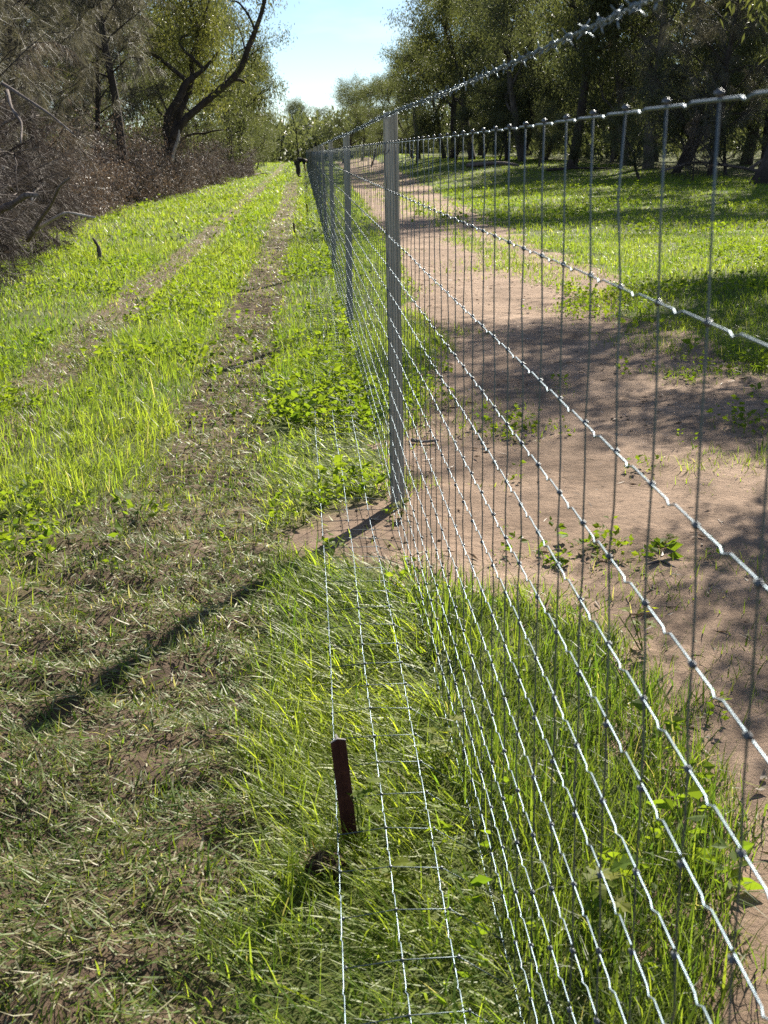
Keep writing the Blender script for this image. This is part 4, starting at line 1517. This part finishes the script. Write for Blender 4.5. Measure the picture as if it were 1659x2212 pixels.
picket(758, 1838, 0.275, (0.10, -0.10), 0.15, 'rusty steel picket leaning beside the first apron wire, close to the camera')
for (px, py, hh, lab) in ((664, 462, 0.24, 'small dark picket beside the apron, second from the camera'),
                          (636, 502, 0.18, 'short stub picket at the edge of the rut below the second picket'),
                          (662, 408, 0.18, 'tiny far picket right of the bending person, nearer of two'),
                          (660, 388, 0.18, 'tiny far picket right of the bending person, farther of two')):
    picket(px, py, hh, (0.05, -0.08), 0.3, lab)


# ------------------------------------------------------------------ clods, stones, sticks and leaves on the ground
def lump(r, s, flat=0.6, n=2):
    bm = bmesh.new()
    bmesh.ops.create_icosphere(bm, subdivisions=n, radius=1.0)
    v = np.array([x.co[:] for x in bm.verts])
    f = np.array([[q.index for q in x.verts] for x in bm.faces])
    bm.free()
    k = 1 + 0.35 * vnoise(v[:, 0] * 2 + r.uniform(0, 50), v[:, 1] * 2 + v[:, 2] * 3, 0.9, 5) + r.normal(0, 0.05, len(v))
    v = v * k[:, None] * np.array([1, r.uniform(.7, 1), flat]) * s
    return v, f


r = np.random.default_rng(901)
p = spot(700, 1905)
e = empty('soil_clod', (p[0], p[1], float(ground_z(p[0], p[1]))))
tag(e, 'dug-up dark clod with grass roots beside the leaning steel picket', 'soil clod')
m = MB()
v, f = lump(r, 0.042, 0.75, 3)
m.add(v + [0, 0, 0.022], f)
for q in range(9):
    v, f = lump(r, r.uniform(.008, .02), 0.7)
    m.add(v + [r.normal(0, .04), r.normal(0, .03), 0.01], f)
m.build('soil', M['clod'], e)
m = MB()
n = 90
a = rng.random(n) * 6.28
m.add(*blades(np.stack([rng.normal(0, .022, n), rng.normal(0, .018, n), 0.035 + rng.random(n) * 0.02], -1), a, pick(.3, 1.5, n), pick(0, .9, n), pick(.02, .06, n), np.full(n, .0022),
              lerp((0.16, 0.10, 0.05), (0.26, 0.20, 0.10), rng.random(n)), 3))
m.build('roots', M['crushed'], e)['kind'] = 'stuff'

# crumbs of soil on track and ruts
cm = MB()
protos = [lump(r, 1.0, 0.6, 1) for _ in range(5)]
for (xa, xb, ya, yb, n, smin, smax) in ((0.4, 3.6, 1.7, 9, 5200, .003, .012), (-0.85, -0.15, 1.6, 14, 1500, .004, .014), (-2.1, -0.8, 3, 6, 500, .004, .013), (-0.1, .4, 4.3, 5.7, 260, .003, .010), (.5, 3.6, 9, 22, 1200, .006, .014)):
    X, Y = pick(xa, xb, n), pick(ya, yb, n)
    ok = lushness(X, Y) < 0.4
    ok &= rng.random(n) < smooth(-0.5, 0.4, fbm(X, Y, .5, 121, 2))
    X, Y = X[ok], Y[ok]
    Z = ground_z(X, Y)
    for i in range(len(X)):
        v, f = protos[i % 5]
        s = smin + (smax - smin) * rng.random() ** 2.5
        cm.add(v * s + [X[i], Y[i], Z[i] + s * 0.5], f)
o = cm.build('soil_crumbs', M['rut'])
tag(o, 'small crumbs of earth scattered on the track and ruts', 'soil crumbs', kind='stuff')

# twigs, bark and leaf litter
lm = MB()
n = 6000
X, Y = pick(0.4, 4.5, n), pick(1.7, 20, n)
ok = (road_mask(X, Y) > -0.1) & (rng.random(n) < 0.15 + 0.85 * smooth(-0.1, 0.5, fbm(X, Y, 0.7, 131, 2)))
X, Y = X[ok], Y[ok]
n = len(X)
t = rng.random(n)
col = lerp((0.06, 0.045, 0.035), (0.22, 0.17, 0.13), t)
a = rng.random(n) * 6.28
Z = ground_z(X, Y) + 0.016
lm.add(*leaf_cards(np.stack([X, Y, Z], -1), np.stack([np.cos(a), np.sin(a), rng.normal(0, .1, n)], -1), pick(.02, .085, n), pick(.004, .014, n), col))
n = 1500
X, Y = pick(0.4, 4.5, n), pick(1.7, 14, n)
ok = (road_mask(X, Y) > 0.0)
X, Y = X[ok], Y[ok]
n = len(X)
a = rng.random(n) * 6.28
col = lerp((0.035, 0.028, 0.024), (0.10, 0.08, 0.065), rng.random(n))
lm.add(*needle_cards(np.stack([X, Y, ground_z(X, Y) + .015], -1), np.stack([np.cos(a), np.sin(a), rng.normal(0, .06, n)], -1), pick(.03, .11, n), np.full(n, .0032), col))
o = lm.build('leaf_litter', M['dead_leaf'])
tag(o, 'brown twigs and leaf scraps littering the sandy track', 'leaf litter', kind='stuff')


def stick(pts, rad, label, mat='dead_wood', cat='stick', group='loose sticks on the ground', name='stick', sides=7, forks=()):
    P = np.array(pts, float)
    base = P[0].copy()
    base[2] = P[:, 2].min()
    n = len(P)
    t = np.linspace(0, n - 1, (n - 1) * 4 + 1)
    Q = np.stack([np.interp(t, np.arange(n), P[:, k]) for k in range(3)], -1)
    Q[1:-1] = (Q[:-2] + 2 * Q[1:-1] + Q[2:]) / 4
    m = MB()
    m.tube(Q - base, np.interp(t, [0, n - 1], rad) * (1 + 0.12 * np.sin(t * 5)), sides)
    for (i, d, L) in forks:
        q, _ = wander(np.random.default_rng(i + n), Q[i] - base, d, L, 5, .15)
        m.tube(q, np.linspace(rad[1] * 1.2, rad[1] * 0.4, 6), 5)
    o = m.build(name, M[mat], loc=tuple(base), smooth_shade=True)
    return tag(o, label, cat, group)


def on_ground(px, py, up=0.01):
    p = spot(px, py)
    return np.array([p[0], p[1], float(ground_z(p[0], p[1])) + up])


stick([on_ground(888, 958, .02), on_ground(915, 960, .022), on_ground(947, 957, .03)], (.010, .006), 'thin dark stick on the sandy track behind the nearest post')
stick([on_ground(1395, 1215), on_ground(1430, 1208, .02), on_ground(1462, 1228, .015)], (.006, .003), 'short twig beside the small flat weed on the sandy track')
stick([on_ground(500, 792, .015), on_ground(540, 784, .02), on_ground(580, 770, .02)], (.016, .008), 'dark stick lying across the tyre prints in the near rut')
b = on_ground(212, 566, -.05)
stick([b, b + [0.03, 0, .14], b + [0.02, 0, .28], b + [-.05, 0, .40]], (.045, .016), 'curved dark stump sticking up out of the grass by the nearest heap', 'dead_wood', 'stump', name='stump')
b = on_ground(386, 486, -.02)
stick([b, b + [-.06, 0, .08], b + [-.14, .05, .17]], (.02, .008), 'little black snag poking up in the grass beyond the left rut', 'dark_bark')
b = on_ground(470, 560, -.02)
stick([b, b + [.08, 0, .12], b + [.19, 0, .20]], (.010, .004), 'thin black twig upright among weeds between the ruts', 'dark_bark')
b = on_ground(520, 379, .1)
stick([b, b + [.35, .3, .22], b + [.7, .6, .42]], (.11, .09), 'short pale log end resting on the far brush heap', 'pale_wood', 'log', name='log')
stick([on_ground(545, 380, .05), on_ground(565, 376, .06), on_ground(580, 377, .04)], (.06, .03), 'dark branch lying in front of the pale log end')
stick([on_ground(1180, 372, .1), on_ground(1240, 371, .15), on_ground(1320, 369, .1)], (.07, .03), 'dark fallen branch on the grass under the straight tall gum', 'dark_bark')
stick([on_ground(1425, 383, .2), on_ground(1500, 376, .5), on_ground(1600, 380, .3), on_ground(1680, 388, .15)], (.04, .07), 'grey fallen branch in front of the thick trunk at the right edge', 'dead_wood', forks=((6, (-.4, -.3, .5), 1.2), (9, (.2, -.5, .4), 1.0)))
stick([on_ground(1010, 362, .1), on_ground(1080, 361, .2), on_ground(1120, 362, .1)], (.12, .06), 'fallen branch below the curving fork gum', 'dead_wood')
a0 = at(90, 520, 15.6)
for (pts, rad, lab, mt) in (([(60, 505), (120, 470), (145, 458), (205, 470)], (.030, .010), 'pale bare branch lying over the front of the nearest heap', 'pale_wood'),
                            ([(60, 520), (90, 470), (112, 440), (128, 402), (150, 385)], (.030, .012), 'dark crooked branch rising out of the nearest heap', 'dead_wood'),
                            ([(-20, 470), (5, 450), (30, 440), (58, 420), (80, 422)], (.055, .025), 'thick grey root end at the left edge of the nearest heap', 'dead_wood'),
                            ([(5, 180), (60, 215), (110, 248), (160, 290)], (.022, .008), 'long bare twig arching over the nearest heap', 'dead_wood'),
                            ([(15, 195), (25, 235), (48, 265), (45, 310)], (.022, .010), 'bent twig hanging down at the left edge above the heap', 'dead_wood')):
    P = [at(x, y, 16.2 - 0.5 * k) for k, (x, y) in enumerate(pts)]
    stick(P, rad, lab, mt, 'branch', 'bare branches of the nearest heap', 'bare_branch')

# fallen gum leaves big enough to pick out, bottom right
for px, py, rz, lab in ((1622, 1722, .3, 'pale dead leaf on the sand at the right edge, lower one'), (1648, 1703, 1.2, 'whitish curled leaf at the right edge, upper one'),
                        (1478, 900, .2, 'brown leaf on the shaded sand far right'), (800, 1130, .6, 'grey leaf on the bare soil left of the nearest post')):
    p = on_ground(px, py, .018)
    v, f = lobed_leaf(.07, .0, .0)
    t = np.linspace(0, 1, 7)
    w = .008 * np.sin(np.pi * t) + .0006
    L = .05 if py > 1000 else .12
    vv = np.concatenate([np.column_stack([t * L, w, .012 * (t - .5) ** 2 * 4]), np.column_stack([t * L, -w, .012 * (t - .5) ** 2 * 4 + .002])])
    i = np.arange(6)
    m = MB()
    m.add(rot(vv, rz, 0), np.stack([i, i + 1, i + 8, i + 7], -1), (0.26, 0.21, 0.16) if py > 1000 else (.2, .13, .09))
    tag(m.build('fallen_leaf', M['dead_leaf'], loc=tuple(p)), lab, 'leaf', 'fallen leaves')

# ------------------------------------------------------------------ the person bending down by the far fence
pp = spot(646, 383)
person = empty('person', (pp[0], pp[1], float(ground_z(pp[0], pp[1])) + 0.06), 0.25)
tag(person, 'person in dark shirt and dark trousers bending down towards the foot of the fence', 'person')


def skinned(name, verts, edges, radii, mat, parent, root=0, levels=2):
    me = bpy.data.meshes.new(name)
    me.from_pydata([tuple(v) for v in verts], edges, [])
    o = link(name, me, parent)
    sk = o.modifiers.new('skin', 'SKIN')
    sk.use_smooth_shade = True
    lay = me.skin_vertices[0].data if me.skin_vertices else None
    if lay is None:
        bpy.context.view_layer.objects.active = o
        bpy.ops.mesh.customdata_skin_add()
        lay = me.skin_vertices[0].data
    for i, rr in enumerate(radii):
        lay[i].radius = (rr, rr) if not isinstance(rr, tuple) else rr
        lay[i].use_root = (i == root)
    ss = o.modifiers.new('subdivision', 'SUBSURF')
    ss.levels = ss.render_levels = levels
    me.materials.append(mat)
    return o


# faces +X (the fence); hips over the heels, back level, arms hanging
J = dict(pelvis=(-.10, 0, .92), waist=(.06, 0, 1.00), chest=(.28, 0, 1.04), neck=(.43, 0, 1.01), headb=(.50, 0, .96), headt=(.60, 0, .86))
V, Ed, Rr = [], [], []
idx = {}


def jv(name, co, rad, prev=None):
    idx[name] = len(V)
    V.append(co)
    Rr.append(rad)
    if prev is not None:
        Ed.append((idx[prev], idx[name]))


jv('pelvis', J['pelvis'], .13)
jv('waist', J['waist'], .125, 'pelvis')
jv('chest', J['chest'], .145, 'waist')
jv('neck', J['neck'], .06, 'chest')
jv('headb', J['headb'], .085, 'neck')
jv('headm', (.56, 0, .90), .098, 'headb')
jv('headt', (.61, 0, .84), .065, 'headm')
for s, nm in ((1, 'l'), (-1, 'r')):
    st = 0.06 * s
    jv('hip' + nm, (-.10, .09 * s, .86), .095, 'pelvis')
    jv('knee' + nm, (-.03 + st, .11 * s, .48), .062, 'hip' + nm)
    jv('ankle' + nm, (-.04 + st, .12 * s, .09), .042, 'knee' + nm)
    jv('foot' + nm, (.02 + st, .12 * s, .05), .042, 'ankle' + nm)
    jv('toe' + nm, (.15 + st, .13 * s, .035), .032, 'foot' + nm)
    jv('shoulder' + nm, (.34, .17 * s, 1.0), .065, 'chest')
    jv('elbow' + nm, (.36 + st, .20 * s, .73), .045, 'shoulder' + nm)
    jv('wrist' + nm, (.40 + st, .16 * s, .50), .030, 'elbow' + nm)
    jv('palm' + nm, (.415 + st, .155 * s, .43), .034, 'wrist' + nm)
    for k in range(4):
        off = (k - 1.5) * .019
        a = (.42 + st + off, .155 * s, .385)
        jv('f%d%s' % (k, nm), a, .009, 'palm' + nm)
        jv('g%d%s' % (k, nm), (a[0] + .008, a[1] - .012 * s, a[2] - .04 + abs(off) * .4), .008, 'f%d%s' % (k, nm))
    jv('t0' + nm, (.45 + st, .13 * s, .44), .011, 'palm' + nm)
    jv('t1' + nm, (.47 + st, .12 * s, .405), .009, 't0' + nm)
body = skinned('body', V, Ed, Rr, M['skin'], person, 0, 2)
# clothing grown on the same skeleton, a little fuller
names = ['pelvis', 'waist', 'chest', 'shoulderl', 'elbowl', 'shoulderr', 'elbowr']
cv = [np.array(V[idx[n]]) for n in names]
cv[0] = cv[0] + np.array([.02, 0, .03])
skinned('shirt', cv, [(0, 1), (1, 2), (2, 3), (3, 4), (2, 5), (5, 6)], [.175, .205, .215, .115, .085, .115, .085], M['shirt'], person, 0, 2)
names = ['pelvis', 'hipl', 'kneel', 'anklel', 'hipr', 'kneer', 'ankler']
cv = [np.array(V[idx[n]]) for n in names]
skinned('trousers', cv, [(0, 1), (1, 2), (2, 3), (0, 4), (4, 5), (5, 6)], [.165, .160, .130, .110, .160, .130, .110], M['trousers'], person, 0, 2)
for nm in 'lr':
    cv = [np.array(V[idx[n + nm]]) for n in ('ankle', 'foot', 'toe')]
    skinned('boot', cv, [(0, 1), (1, 2)], [.075, .070, .055], M['boots'], person, 0, 2)
cv = [np.array((.515, 0, .975)), np.array((.585, 0, .915)), np.array((.635, 0, .85))]
skinned('cap', cv, [(0, 1), (1, 2)], [.105, .125, .095], M['shirt'], person, 0, 2)
m = MB()
for s in (1, -1):
    v, f = lump(np.random.default_rng(3), .020, .6, 1)
    m.add(v + [.55, .098 * s, .885], f)
v, f = lump(np.random.default_rng(4), .018, .8, 1)
m.add(v + [.545, 0, .80], f)
m.build('ears_and_nose', M['skin'], person, smooth_shade=True)['kind'] = 'stuff'
